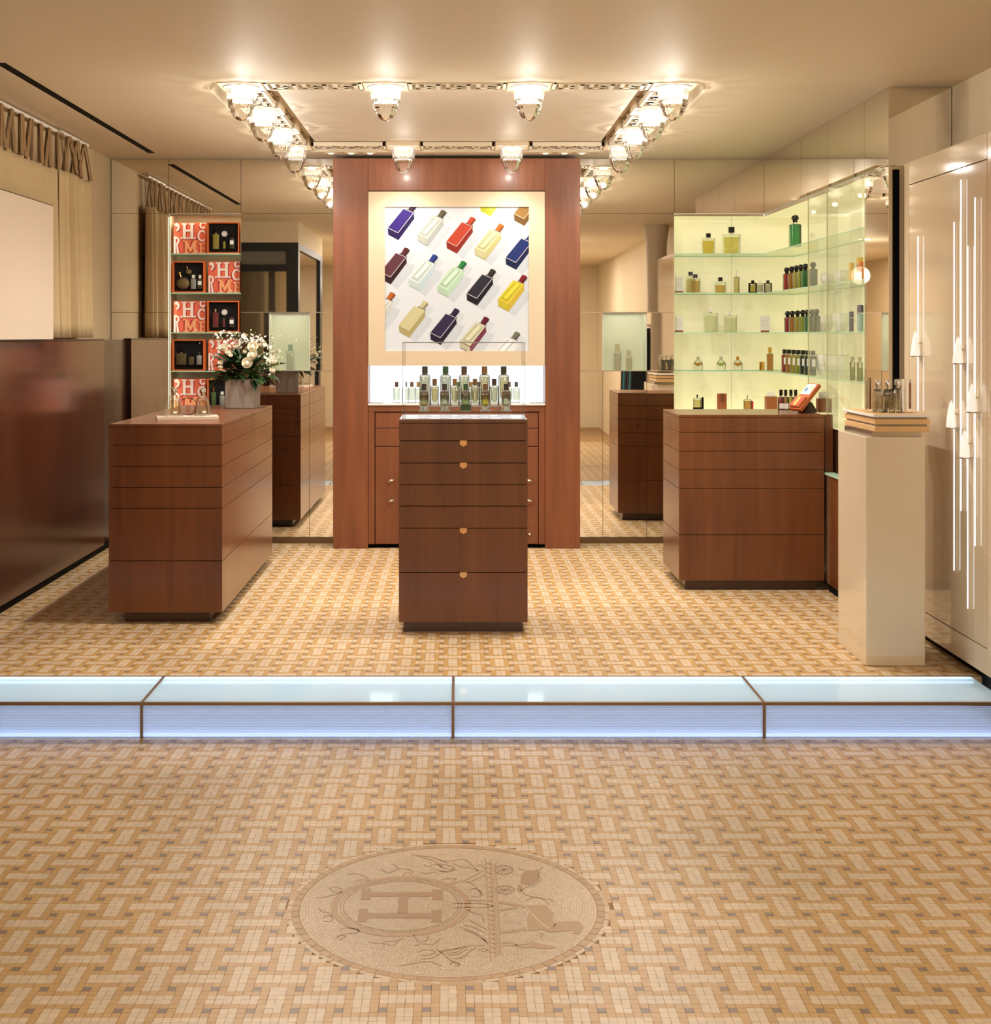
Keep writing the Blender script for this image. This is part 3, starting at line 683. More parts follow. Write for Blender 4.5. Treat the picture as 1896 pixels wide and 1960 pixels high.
for L in ([(1370, 200), (1520, 215), (1640, 240), (1760, 290)], [(1440, 215), (1600, 260), (1700, 330)], [(1510, 300), (1560, 330), (1640, 300), (1740, 350), (1850, 355), (1760, 385), (1640, 360)],
          [(1460, 385), (1540, 400), (1640, 380)], [(1050, 350), (1130, 390), (1220, 360), (1280, 350), (1370, 365), (1390, 400)], [(1180, 300), (1215, 320), (1240, 350)], [(1280, 430), (1340, 385), (1380, 420)],
          [(690, 410), (760, 400), (850, 420), (910, 450), (920, 480)], [(760, 490), (840, 470), (900, 470)], [(350, 660), (460, 650), (640, 600)], [(510, 560), (570, 545), (640, 570), (600, 600), (530, 590), (510, 560)],
          [(390, 770), (430, 810), (500, 820), (530, 860)], [(430, 880), (480, 850), (540, 870), (510, 910), (440, 910)], [(610, 1010), (680, 980), (800, 1000), (810, 1030), (720, 1040), (620, 1060), (560, 1100)],
          [(590, 1080), (640, 1060), (680, 1075), (600, 1110)], [(920, 1130), (1040, 1150), (1100, 1130), (1200, 1120), (1300, 1090)], [(1080, 1190), (1100, 1150), (1180, 1170), (1240, 1120)],
          [(1400, 1060), (1460, 1130), (1540, 1110), (1560, 1060)], [(1410, 1170), (1500, 1150), (1600, 1160), (1690, 1090)], [(1450, 1240), (1540, 1210), (1640, 1240), (1560, 1270), (1470, 1280)],
          [(1480, 1310), (1600, 1300), (1720, 1230)], [(1230, 1390), (1400, 1360), (1560, 1340), (1700, 1390)], [(1640, 1200), (1740, 1280), (1820, 1340), (1890, 1370)], [(1700, 1220), (1800, 1210), (1890, 1200)]):
    scroll.append([0.004] + [t2(*p) for p in L])
for L in ([(0, 260), (120, 270), (220, 250), (290, 260), (360, 320), (420, 380)], [(0, 300), (90, 310), (160, 345), (90, 380), (0, 375)], [(150, 290), (240, 330), (330, 340), (430, 375)], [(20, 470), (110, 450), (180, 460), (120, 500)],
          [(130, 520), (220, 490), (330, 500), (420, 570), (470, 640)], [(270, 480), (380, 420), (480, 370)], [(300, 500), (420, 450), (490, 420)], [(400, 320), (450, 310), (490, 350)], [(320, 580), (380, 560), (440, 600), (430, 650), (340, 640)],
          [(150, 720), (390, 720)], [(150, 765), (390, 762)], [(390, 715), (550, 735), (550, 755), (390, 770)], [(300, 690), (400, 690), (500, 690)], [(300, 790), (400, 830), (460, 850), (480, 920)],
          [(220, 970), (330, 1010), (430, 1060), (520, 1150)], [(260, 950), (380, 980), (500, 1040)], [(270, 1000), (390, 1050), (510, 1130)], [(330, 900), (420, 950), (510, 1000)], [(0, 1230), (120, 1220), (240, 1190), (360, 1170), (480, 1170)],
          [(90, 1270), (200, 1260), (300, 1200)], [(150, 1310), (260, 1290), (330, 1230), (400, 1190)], [(60, 1250), (180, 1240), (280, 1180)], [(420, 1220), (480, 1200), (520, 1220), (450, 1235)], [(110, 1370), (160, 1345), (220, 1370), (170, 1395)]):
    scroll.append([0.004] + [t3(*p) for p in L])
flat('scrollwork', [], M_INL2, 0.0002, scroll)

# ------------------------------------------------------------------ ceiling lamps in the coffer
PITCH = 0.783; LX = [-1.1805, -0.3935, 0.3885, 1.1755]; LY = [7.22, 7.22 + PITCH, 7.22 + 2 * PITCH, 7.22 + 3 * PITCH]
M_DOME = thin_glass('lamp_glass', (255, 253, 248), 1.0, 0.0015, (255, 252, 246), 0.03)
M_MILK = thin_glass('lamp_milk', (255, 250, 240), 0.6, 0.25, (255, 252, 246), 0.2)
M_BULB = emit('lamp_bulb', (255, 240, 216), 3.0)
M_PLATE = pmat('lamp_plate', (236, 216, 186), 0.5)
prof = [(0.0915, 0), (0.088, -0.010), (0.084, -0.022), (0.083, -0.040), (0.079, -0.062), (0.080, -0.066), (0.0765, -0.072), (0.0715, -0.076), (0.0715, -0.090), (0.068, -0.105), (0.0615, -0.115), (0.0585, -0.118),
        (0.057, -0.126), (0.0525, -0.140), (0.045, -0.154), (0.034, -0.167), (0.019, -0.177), (0.004, -0.181)]
coll2_me = MB().lathe(prof[:7], 40).mesh('milk_collar', M_MILK, True)
shade_me = MB().lathe(prof[6:], 64, lobes=12, amp=0.05, lob0=-0.17, lob1=-0.074).mesh('glass_shade', M_DOME, True)
bead = MB()
for i in range(28):
    a = 2 * math.pi * i / 28; bead.sphere((0.0765 * math.cos(a), 0.0765 * math.sin(a), -0.071), 0.0055, 6, 4)
bead_me = bead.mesh('bead_ring', thin_glass('bead_glass', (255, 252, 244), 1.0, 0.7, (255, 252, 246)), True)
plate_me = MB().box(-0.118, 0.118, -0.118, 0.118, 0.004, 0.072).mesh('mount_plate', M_PLATE)
coll_me = MB().lathe([(0.096, 0.004), (0.100, 0.0), (0.094, -0.004), (0.085, -0.004)], 32).mesh('collar', pmat('lamp_collar', (250, 244, 232), 0.3), True)
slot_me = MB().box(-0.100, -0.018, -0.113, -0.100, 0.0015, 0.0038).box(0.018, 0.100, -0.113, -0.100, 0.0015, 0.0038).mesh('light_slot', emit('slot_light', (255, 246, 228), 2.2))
bulb_me = MB().sphere((0, 0, -0.006), 0.036, 16, 10, (1, 1, 0.3)).mesh('bulb', M_BULB, True)
rowname = ['front', 'second', 'third', 'rear']
for j in range(4):
    for i in range(4):
        if j in (1, 2) and i in (1, 2): continue
        x, y = LX[i], LY[j]
        place = {0: 'left corner', 1: 'left of centre', 2: 'right of centre', 3: 'right corner'}[i] if j in (0, 3) else {0: 'left side', 3: 'right side'}[i]
        root = empty('ceiling_lamp', (x, y, CEIL + 0.0), 'ribbed glass dome lamp in the coffer, %s row, %s' % (rowname[j], place), 'ceiling lamp', 'glass dome lamps of the coffer')
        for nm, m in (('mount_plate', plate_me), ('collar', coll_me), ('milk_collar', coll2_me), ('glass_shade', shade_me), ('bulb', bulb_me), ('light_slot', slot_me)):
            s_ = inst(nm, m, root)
            if nm == 'glass_shade': inst('bead_ring', bead_me, s_)
        ld = bpy.data.lights.new('lamp_light', 'SPOT'); ld.energy = LAMP_W * (0.45 if j == 3 else 1); ld.color = LAMP_COL; ld.shadow_soft_size = 0.03; ld.spot_size = R(158); ld.spot_blend = 0.9
        lo = bpy.data.objects.new('lamp_light', ld); COL.objects.link(lo); lo.parent = root; lo.location = (0, 0, -0.195)
        ld = bpy.data.lights.new('lamp_glow', 'POINT'); ld.energy = LAMP_W * 0.18 * (0.4 if j == 3 else 1); ld.color = LAMP_COL; ld.shadow_soft_size = 0.02
        lo = bpy.data.objects.new('lamp_glow', ld); COL.objects.link(lo); lo.parent = root; lo.location = (0, 0, -0.140)

# greek key grilles between the lamps
M_GRIL = pmat('grille_plaster', (240, 226, 202), 0.5)
def grille(cx, cy, along, label):
    L, Wd = PITCH - 0.255, 0.20
    root = empty('ceiling_grille', (cx, cy, CEIL + 0.004), label, 'ceiling grille', 'greek key grilles of the coffer', rz=0 if along == 'x' else R(90))
    l2, w2, b = L / 2, Wd / 2, 0.016
    MB().box(-l2, l2, -w2, -w2 + b, 0, 0.03).box(-l2, l2, w2 - b, w2, 0, 0.03).box(-l2, -l2 + b, -w2, w2, 0, 0.03).box(l2 - b, l2, -w2, w2, 0, 0.03).build('frame', M_GRIL, root)
    mb = MB(); n = 3; p = (L - 2 * b) / n; t = 0.022
    for k in range(n):
        x0 = -l2 + b + k * p
        mb.box(x0 + p * 0.12, x0 + p * 0.12 + t, -w2 + b, w2 - b - 0.03, 0.002, 0.028)
        mb.box(x0 + p * 0.12, x0 + p * 0.62, w2 - b - 0.03 - t, w2 - b - 0.03, 0.002, 0.028)
        mb.box(x0 + p * 0.62 - t, x0 + p * 0.62, -0.02, w2 - b - 0.03, 0.002, 0.028)
        mb.box(x0 + p * 0.40, x0 + p * 0.62, -0.02, -0.02 + t, 0.002, 0.028)
        mb.box(x0 + p * 0.80, x0 + p * 0.80 + t, -w2 + b + 0.03, w2 - b, 0.002, 0.028)
        mb.box(x0 + p * 0.40, x0 + p * 0.98, -w2 + b + 0.03, -w2 + b + 0.03 + t, 0.002, 0.028)
    mb.build('key_pattern', M_GRIL, root)
    MB().box(-l2 + 0.002, l2 - 0.002, -w2 + 0.002, w2 - 0.002, 0.055, 0.07).build('backing', pmat('grille_back', (176, 148, 104), 0.7), root)
for j, nm in ((0, 'front'), (3, 'rear')):
    for i, pn in ((0, 'left'), (1, 'middle'), (2, 'right')):
        grille((LX[i] + LX[i + 1]) / 2, LY[j], 'x', 'cream greek key grille, %s of the %s side of the coffer' % (pn, nm))
for i, nm in ((0, 'left'), (3, 'right')):
    for j, pn in ((0, 'nearest'), (1, 'middle'), (2, 'farthest')):
        grille(LX[i], (LY[j] + LY[j + 1]) / 2, 'y', 'cream greek key grille, %s one on the coffer\'s %s side' % (pn, nm))
# little downlights before the tower
for i, x in enumerate((-0.94, -0.79, -0.65, 0.65, 0.79, 0.92)):
    root = empty('downlight', (x, 9.80, CEIL), 'tiny square downlight before the wooden tower, %s from the left' % ('first', 'second', 'third', 'fourth', 'fifth', 'last')[i], 'downlight', 'tiny ceiling downlights')
    MB().box(-0.045, 0.045, -0.03, 0.03, -0.004, -0.0005).build('trim', M_PLATE, root)
    MB().lathe([(0.022, 0.0), (0.022, -0.006), (0.0, -0.006)], 16).build('lens', emit('downlight_lens', (255, 236, 205), 6), root)

# ------------------------------------------------------------------ wooden tower with poster and lit niche
YT = 9.87
tw = empty('wooden_tower', (-0.01, 10.0, UF), 'tall red-brown wooden tower framing the poster and lit niche', 'display tower')
TX = [-0.932, -0.671, 0.652, 0.913]; ztop = ZC + 1.319
def tb(name, *a, m=M_WOODT, bev=0.002): return MB().box(*a).build(name, m, tw, world=True, bevel=bev)
tb('side_post', TX[0], TX[1], YT, 10.12, UF, ztop); tb('side_post', TX[2], TX[3], YT, 10.12, UF, ztop)
tb('header', TX[1] + 0.001, TX[2] - 0.001, YT, 10.12, ZC + 1.077, ztop)
tb('back_board', TX[1], TX[2], 10.085, 10.12, ZC - 0.55, ZC + 1.077, m=pmat('niche_white', (240, 238, 232), 0.5), bev=0)
tb('light_panel', TX[1] + 0.004, TX[2] - 0.004, 10.072, 10.084, ZC - 0.512, ZC - 0.235, m=emit('niche_light', (250, 252, 255), 2.0), bev=0)
tb('sill', TX[1] + 0.001, TX[2] - 0.001, YT - 0.003, 10.084, ZC - 0.527, ZC - 0.513, m=M_WHITE)
tb('apron', TX[1] + 0.001, TX[2] - 0.001, YT + 0.012, 10.08, ZC - 0.575, ZC - 0.528)
tb('cabinet_stile', TX[1] + 0.001, -0.622, YT + 0.012, 10.08, ZC - 1.565, ZC - 0.576); tb('cabinet_stile', 0.604, TX[2] - 0.001, YT + 0.012, 10.08, ZC - 1.565, ZC - 0.576)
tb('top_drawer', -0.617, 0.599, YT + 0.012, 10.08, ZC - 0.696, ZC - 0.582); tb('top_drawer', -0.617, 0.599, YT + 0.012, 10.08, ZC - 0.832, ZC - 0.701)
tb('kick_board', TX[1] + 0.001, TX[2] - 0.001, YT + 0.05, 10.08, UF, ZC - 1.566, m=M_BLACK, bev=0)
doors = []
for x0, x1 in ((-0.617, -0.012), (-0.007, 0.599)):
    doors.append(tb('door', x0, x1, YT + 0.012, 10.08, ZC - 1.563, ZC - 0.837))
tb('door_gap', -0.60, 0.58, YT + 0.03, 10.07, ZC - 1.56, ZC - 0.585, m=M_BLACK, bev=0)
for sx, x in ((-1, -0.50), (1, 0.53)):
    for z in (-1.09, -1.24):
        pts = [(x + sx * (0.035 - 0.07 * q / 6), YT - 0.002 - 0.028 * math.sin(math.pi * q / 6) , ZC + z + 0.012 * (q / 6)) for q in range(7)]
        MB().tube(pts, [0.004 + 0.004 * math.sin(math.pi * q / 6) for q in range(7)], 8).build('handle', M_CHROME, doors[0 if sx < 0 else 1], smooth=True, world=True)
MB().tube([(0.535, YT + 0.012, ZC - 1.485), (0.535, YT - 0.012, ZC - 1.485)], 0.009, 10).build('knob', M_CHROME, doors[1], world=True)
for x in (-0.61, 0.59):
    MB().box(x - 0.05, x + 0.05, 9.90, 9.98, ZC - 0.5128, ZC - 0.510).build('sill_inlay', pmat('sill_inlay', (120, 90, 70), 0.4), tw, world=True)

# poster light box
ps = empty('poster', (-0.01, YT, ZC - 0.23), 'framed backlit poster of coloured perfume bottles in diagonal rows', 'poster')
px0, px1, pz0, pz1 = -0.5455, 0.5300, ZC - 0.1205, ZC + 0.9560
fx0, fx1, fz0, fz1 = TX[1] + 0.003, TX[2] - 0.003, ZC - 0.230, ZC + 1.070
mb = MB(); y0, y1 = YT - 0.001, 10.05
mb.box(fx0, px0, y0, y1, fz0, fz1).box(px1, fx1, y0, y1, fz0, fz1).box(px0, px1, y0, y1, pz1, fz1).box(px0, px1, y0, y1, fz0, pz0)
mb.build('mat_frame', M_CREAM, ps, world=True)
def prn(rgb, e=0.14):
    return pmat('print_%d_%d_%d' % rgb, tuple(v * 0.86 for v in rgb), 0.5, emis=e, ecol=rgb, spec=0.2)
YP = YT + 0.012
MB().box(px0, px1, YP, YP + 0.01, pz0, pz1).build('print', prn((226, 230, 234)), ps, world=True)
def clip(P, x0, x1, y0, y1):
    for ax, lim, sg in ((0, x0, 1), (0, x1, -1), (1, y0, 1), (1, y1, -1)):
        Q = []
        for i in range(len(P)):
            a, b = P[i - 1], P[i]; da, db = sg * (a[ax] - lim), sg * (b[ax] - lim)
            if (da >= 0) != (db >= 0):
                t = da / (da - db); Q.append((a[0] + t * (b[0] - a[0]), a[1] + t * (b[1] - a[1])))
            if db >= 0: Q.append(b)
        P = Q
        if not P: return P
    return P
def pw(x, y):
    px, py = 630 + 0.25843 * x, 340 + 0.25843 * y
    return ((px - CX) * YT / F, ZC - (py - CY) * YT / F)
def print_bottle(dx, dy, front, side, cap, glass=False, line=None, cream=False):
    d = lambda *ps: [(x + dx, y + dy) for x, y in ps]
    layers = []
    layers.append((d((1062, 400), (1120, 420), (1100, 470), (990, 600), (945, 562)), (208, 214, 220)))
    layers.append((d((1085, 320), (1125, 345), (1080, 400), (1058, 372)), (214, 220, 224)))
    layers.append((d((1012, 330), (1066, 356), (1056, 380), (1000, 345)), (168, 170, 168) if glass else (60, 54, 54)))
    layers.append((d((982, 328), (1058, 360), (1064, 402), (945, 562), (870, 522), (866, 470)), side))
    layers.append((d((982, 328), (1058, 360), (942, 508), (866, 470)), front))
    if glass:
        layers.append((d((990, 345), (1040, 366), (935, 490), (885, 465)), tuple(int(q * 0.86) for q in front)))
        layers.append((d((1000, 352), (1028, 364), (930, 470), (905, 458)), tuple(min(255, int(q * 1.06)) for q in front)))
        layers.append((d((868, 478), (940, 514), (945, 555), (872, 518)), tuple(int(q * 0.9) for q in front)))
    elif line:
        for q0, q1 in (((982, 328), (1058, 360)), ((1058, 360), (942, 508)), ((942, 508), (866, 470)), ((866, 470), (982, 328))):
            vx, vy = q1[0] - q0[0], q1[1] - q0[1]; l = math.hypot(vx, vy); nx, ny = -vy / l * 2.2, vx / l * 2.2
            layers.append((d((q0[0] - nx, q0[1] - ny), (q1[0] - nx, q1[1] - ny), (q1[0] + nx, q1[1] + ny), (q0[0] + nx, q0[1] + ny)), line))
    layers.append((d((1018, 335), (1054, 354), (1086, 312), (1074, 296), (1048, 288)), cap))
    layers.append((d((1040, 347), (1054, 354), (1086, 312), (1076, 305)), tuple(int(q * 0.7) for q in cap)))
    mb = MB(); mats = []; yy = YP - 0.0004
    for P, colr in layers:
        P = clip(P, 410, 1480, 214, 1287)
        if len(P) < 3: continue
        m = prn(tuple(int(v) for v in colr))
        if m not in mats: mats.append(m)
        Q = [pw(*p) for p in P]
        ar = sum(Q[i - 1][0] * Q[i][1] - Q[i][0] * Q[i - 1][1] for i in range(len(Q)))
        if ar < 0: Q = Q[::-1]
        mb.add([(x, yy, z) for x, z in Q], [tuple(range(len(Q)))], mats.index(m)); yy -= 0.0003
    if mb.f: mb.build('printed_bottle', mats, ps, world=True)
WH = (214, 206, 214)
print_bottle(-434, -100, (56, 36, 118), (38, 22, 74), (60, 34, 60), line=WH)
print_bottle(-217, -52, (212, 214, 200), (178, 180, 176), (104, 96, 72), glass=True)
print_bottle(0, 0, (190, 70, 48), (140, 44, 34), (196, 76, 52), line=(230, 190, 180))
print_bottle(210, 50, (226, 218, 168), (200, 190, 130), (196, 106, 40), glass=True)
print_bottle(439, 120, (34, 50, 108), (26, 34, 70), (44, 60, 120), line=WH)
print_bottle(-490, 228, (98, 54, 62), (54, 26, 32), (92, 40, 44), line=WH)
print_bottle(-280, 278, (222, 234, 226), (196, 214, 220), (44, 62, 136), glass=True)
print_bottle(-67, 326, (206, 232, 200), (190, 218, 190), (46, 132, 62), glass=True)
print_bottle(150, 386, (46, 44, 56), (28, 26, 32), (52, 46, 42), line=WH)
print_bottle(382, 430, (224, 206, 60), (206, 176, 60), (130, 32, 36), glass=True)
print_bottle(-595, 558, (228, 230, 226), (206, 208, 200), (190, 104, 46), glass=True)
print_bottle(-352, 623, (212, 202, 152), (178, 164, 110), (204, 194, 146), line=(226, 218, 176))
print_bottle(-120, 678, (52, 40, 72), (36, 28, 46), (44, 38, 66), line=WH)
print_bottle(100, 740, (214, 212, 178), (120, 56, 74), (104, 28, 46), glass=True)
print_bottle(250, -275, (206, 212, 60), (200, 206, 90), (180, 180, 60), glass=True)
print_bottle(500, -205, (150, 112, 56), (112, 80, 38), (130, 96, 50), line=(220, 200, 160))
print_bottle(330, 850, (238, 240, 242), (238, 240, 242), (120, 118, 96), glass=True)
# ------------------------------------------------------------------ counters
FR = {}; BK = {}
def counter(name_label, x0, x1, y0, y1, ztop, bands, recess, faces, pulls=()):
    """chest of stacked wooden boards: every band is its own board on each visible face"""
    root = empty('display_counter', ((x0 + x1) / 2, (y0 + y1) / 2, UF), name_label, 'counter')
    zs = [ztop] + bands; t = 0.018; g = 0.0016
    MB().box(x0 + t, x1 - t, y0 + t, y1 - t, zs[-1] + 0.004, ztop - 0.02).build('carcass', M_BLACK, root, world=True)
    MB().box(x0 + 0.0005, x1 - 0.0005, y0 + 0.0005, y1 - 0.0005, ztop - 0.019, ztop).build('top_board', M_WOOD, root, world=True, bevel=0.0015)
    for i in range(len(zs) - 1):
        a, b = zs[i + 1] + g, zs[i] - g - (0.019 if i == 0 else 0)
        FR.setdefault(root, []).append(MB().box(x0, x1, y0, y0 + t, a, b).build('front_board' if i not in pulls else 'drawer_front', M_WOOD, root, world=True, bevel=0.001))
        if 'r' in faces: MB().box(x1 - t, x1, y0 + t + 0.0005, y1 - t - 0.0005, a, b).build('side_board', M_WOOD, root, world=True, bevel=0.001)
        if 'l' in faces: MB().box(x0, x0 + t, y0 + t + 0.0005, y1 - t - 0.0005, a, b).build('side_board', M_WOOD, root, world=True, bevel=0.001)
        if 'b' in faces: BK.setdefault(root, []).append(MB().box(x0, x1, y1 - t, y1, a, b).build('back_board', M_WOOD, root, world=True, bevel=0.001))
    MB().box(x0 + recess, x1 - recess, y0 + recess * 0.8, y1 - recess, UF, zs[-1] + 0.004).build('plinth', M_WOODK, root, world=True)
    return root
def pull(root, x, y, z, s=1, by=-1):
    """bent copper tab, five sided"""
    w, h = 0.019 * s, 0.030 * s
    P = [(x - w, z + 0.004), (x + w, z + 0.004), (x + w, z - h * 0.62), (x, z - h), (x - w, z - h * 0.62)]
    MB().prism(P, y + by * 0.004, y + by * 0.007, 'y').box(x - w, x + w, min(y, y + by * 0.007), max(y, y + by * 0.007), z + 0.002, z + 0.005).build('pull', M_COPPER, root, world=True)
B1 = [ZC - v for v in (0.609, 0.727, 0.8435, 0.9585, 1.2485, 1.5355)]
ct_l = counter('long red-brown wooden counter carrying the flower vase', X(208, 7.3), X(425, 7.3), 7.3, 9.27, ZC - 0.4925, B1, 0.075, 'rlb')
ct_r = counter('wide red-brown wooden counter under the lime niche', X(1299, 8.25), X(1577, 8.25), 8.25, 8.885, ZC - 0.4985, B1, 0.045, 'lrb')
for i in (1, 2, 3): pull(BK[ct_r][i + 1], 1.80, 8.885, B1[i], 1.6, 1)
MB().tube([(1.55, 8.885, B1[1] - 0.05), (1.55, 8.89, B1[1] - 0.05)], 0.012, 12).build('lock', M_CHROME, ct_r, world=True)
B2 = [ZC - v for v in (0.568, 0.687, 0.804, 0.919, 1.037, 1.274, 1.544)]
YC = 7.09; CX0, CX1 = X(763, YC), X(1009.5, YC); ZT = ZC - 0.4545
ct_c = counter('narrow red-brown chest of drawers at the centre under the glass case', CX0, CX1, YC, YC + 0.44, ZT, B2, 0.03, 'rlb', pulls=(1, 2, 5, 6))
for i in (0, 1, 4, 5): pull(FR[ct_c][i + 1], X(886.5, YC), YC, B2[i] - 0.001)
# end panel right of the right counter
ep = empty('end_panel', (2.33, 8.27, ZC - 0.86), 'narrow wooden end panel right of the wide counter', 'panel')
MB().box(2.2925, 2.343, 8.262, 8.29, ZC - 0.856, ZC - 0.4985).build('board', M_WOOD, ep, world=True)

# white pedestal with trays
pd = empty('pedestal', (2.11, 6.6, UF), 'glossy cream square pedestal standing before the lacquer cabinet', 'pedestal')
MB().box(1.967, 2.252, 6.37, 6.84, UF, ZC - 0.492).build('column', M_PED, pd, world=True, bevel=0.003)
MB().box(2.00, 2.24, 6.39, 6.84, ZC - 0.4915, ZC - 0.470).build('shadow_gap', M_STEEL, pd, world=True)
for i, (a, b) in enumerate(((0.469, 0.441), (0.432, 0.406))):
    MB().box(2.010, 2.275, 6.375, 6.875, ZC - a, ZC - b).build('tray', M_OAK, pd, world=True, bevel=0.002)
    MB().box(2.02, 2.265, 6.383, 6.868, ZC - b, ZC - b + 0.0085).build('shadow_gap', pmat('steel_dull', (150, 138, 126), 0.4, 0.5), pd, world=True)
MB().box(2.000, 2.275, 6.365, 6.885, ZC - 0.3973, ZC - 0.385).build('top_slab', M_WHITE, pd, world=True, bevel=0.002)
MB().box(2.012, 2.268, 6.38, 6.87, ZC - 0.385, ZC - 0.3835).build('top_inlay', M_OAK, pd, world=True)

# ================================================================== BOTTLES
def body(root, levels, m, k=3, name='glass_body', smooth=True): return MB().loft(levels, k).build(name, m, root, smooth=smooth)
M_BOT = thin_glass('bottle_glass', (248, 251, 246), 1.0, 0.04, (246, 248, 240), ior=1.6)
CAPS = {'black': M_BLKG, 'white': pmat('cap_white', (240, 236, 226), 0.4), 'gold': M_GOLD, 'chrome': M_CHROME, 'green': pmat('cap_green', (34, 92, 48), 0.4), 'slate': pmat('cap_slate', (48, 50, 54), 0.4),
        'brown': pmat('cap_brown', (84, 58, 44), 0.4), 'ochre': pmat('cap_ochre', (140, 102, 52), 0.4), 'dark': pmat('cap_dark', (46, 30, 28), 0.4), 'tan': pmat('cap_tan', (168, 128, 70), 0.4), 'mint': pmat('cap_mint', (30, 130, 84), 0.4),
        'olive': pmat('cap_olive', (196, 160, 84), 0.4), 'plum': pmat('cap_plum', (62, 48, 54), 0.4), 'clear': thin_glass('cap_clear', (236, 234, 220), 1.0, 0.45, (240, 238, 224))}
def bottle(name, label, loc, cap, liq, w, d, hb, cw, ch, group=None, rz=0, cat='bottle', corner=0.25, neck=True, fill=0.85, lab=None, round_cap=False, glass=None, opac=0.25, capshape='square', base=0.02):
    root = empty(name, loc, label, cat, group, rz=rz); g = glass or M_BOT; r = min(w, d) * corner
    e = min(w, d) * 0.06
    body(root, [(0, w / 2 - e, d / 2 - e, r), (e, w / 2, d / 2, r), (hb - e * 2, w / 2, d / 2, r), (hb, w / 2 - e * 2, d / 2 - e * 1.5, r), (hb + 0.001, w * 0.18, d * 0.2, r)], g)
    if liq:
        t = max(0.0025, w * 0.07)
        MB().loft([(max(base * hb, 0.003), w / 2 - t * 1.4, d / 2 - t, r), (hb * fill, w / 2 - t, d / 2 - t, r)], 3).build('liquid', liquid(*liq, opac), root, smooth=True)
    nz = hb
    if neck:
        MB().lathe([(cw * 0.38, nz), (cw * 0.38, nz + ch * 0.25), (0, nz + ch * 0.25)], 12).build('collar', M_CHROME, root, smooth=True); nz += ch * 0.22
    if capshape == 'ball':
        r0 = cw / 2; MB().lathe([(r0 * 0.75, nz), (r0 * 0.8, nz + ch * 0.35), (r0 * 1.15, nz + ch * 0.42), (r0 * 1.2, nz + ch * 0.6), (r0, nz + ch * 0.82), (r0 * 0.6, nz + ch * 0.96), (0, nz + ch)], 16).build('cap', CAPS[cap], root, smooth=True)
    elif capshape == 'round':
        r0 = cw / 2; MB().lathe([(0, nz), (r0, nz), (r0, nz + ch * 0.95), (r0 * 0.9, nz + ch), (0, nz + ch)], 16).build('cap', CAPS[cap], root, smooth=True)
    else:
        MB().loft([(nz, cw / 2, cw / 2, cw * 0.08), (nz + ch, cw / 2, cw / 2, cw * 0.08)], 2).build('cap', CAPS[cap], root)
    if lab:
        lw, lh, lz = lab; MB().box(-lw / 2, lw / 2, -d / 2 - 0.0012, -d / 2 - 0.0004, lz, lz + lh).build('paper_label', M_PAPER, root)
    return root
L_Y = ('yellow', (255, 230, 96)); L_PY = ('pale_yellow', (254, 238, 140)); L_AM = ('amber', (244, 206, 110)); L_PA = ('pale_amber', (248, 230, 166)); L_RED = ('red', (228, 52, 54)); L_OR = ('orange', (252, 168, 56))
L_LI = ('lime', (222, 232, 80)); L_GR = ('green', (52, 172, 98)); L_DG = ('dark_green', (20, 82, 56)); L_TE = ('teal_grey', (96, 120, 116)); L_GY = ('grey', (110, 112, 100)); L_CR = ('crimson', (190, 16, 56)); L_CL = ('clear', (250, 248, 224))
L_ORG = ('burnt_orange', (232, 170, 84)); L_PG = ('pale_green', (214, 222, 130))

# right niche: back shelves
YS = 10.24; S1, S2, S3, S4, S5 = [ZC + v + 0.0005 for v in (0.6245, 0.324, 0.02, -0.276, -0.575)]
def on(px, z, y=YS): return (X(px, y), y, z)
m1 = (YS / F)
bottle('perfume_bottle', 'small square yellow bottle with black cap on the topmost lime niche shelf', on(1355, S1), 'black', L_Y, 0.100, 0.030, 0.122, 0.034, 0.032, corner=0.1, opac=0.25)
bottle('perfume_bottle', 'largest square yellow bottle with black cap, topmost lime niche shelf', on(1399, S1), 'black', L_PY, 0.136, 0.036, 0.155, 0.044, 0.045, corner=0.1, opac=0.22)
bottle('cologne_bottle', 'big emerald bottle with black knob cap alone on the topmost side shelf', (2.392, 9.38, S1), 'black', L_GR, 0.082, 0.05, 0.160, 0.044, 0.055, capshape='ball', fill=0.99, opac=0.3)
def card(label, loc, w, h, bw, m=M_PAPER):
    root = empty('price_card', loc, label, 'card', 'small cards in the niche')
    MB().box(-bw / 2, bw / 2, -0.012, 0.012, 0, 0.014).build('base', M_LEATHER, root)
    MB().box(-w / 2, w / 2, -0.0015, 0.0015, 0.0145, h).build('card', m, root)
    mb = MB()
    for q in range(5): mb.box(-w * 0.36, w * (0.36 - 0.08 * (q % 2)), -0.0022, -0.0016, h * (0.80 - 0.11 * q), h * (0.80 - 0.11 * q) + 0.0018)
    mb.build('print', pmat('print_grey', (150, 148, 140), 0.6), root)
card('white card on brown base at the edge of the second shelf', on(1299, S2), 0.062, 0.128, 0.06)
bottle('perfume_bottle', 'taller amber bottle standing behind another, second shelf', on(1321, S2, 10.33), 'black', L_PA, 0.074, 0.03, 0.132, 0.032, 0.030, corner=0.1)
bottle('perfume_bottle', 'amber square bottle standing in front of its taller twin, second shelf', on(1330, S2, 10.20), 'black', L_AM, 0.074, 0.03, 0.108, 0.032, 0.028, corner=0.1)
bottle('perfume_bottle', 'squat amber bottle with black cap, alone mid second shelf', on(1378, S2), 'black', L_AM, 0.088, 0.03, 0.085, 0.032, 0.030, corner=0.1, fill=0.72)
bottle('perfume_bottle', 'slim pale tall bottle with white tip on the second shelf', on(1409, S2), 'white', L_PA, 0.042, 0.03, 0.125, 0.012, 0.045, corner=0.2, fill=0.96)
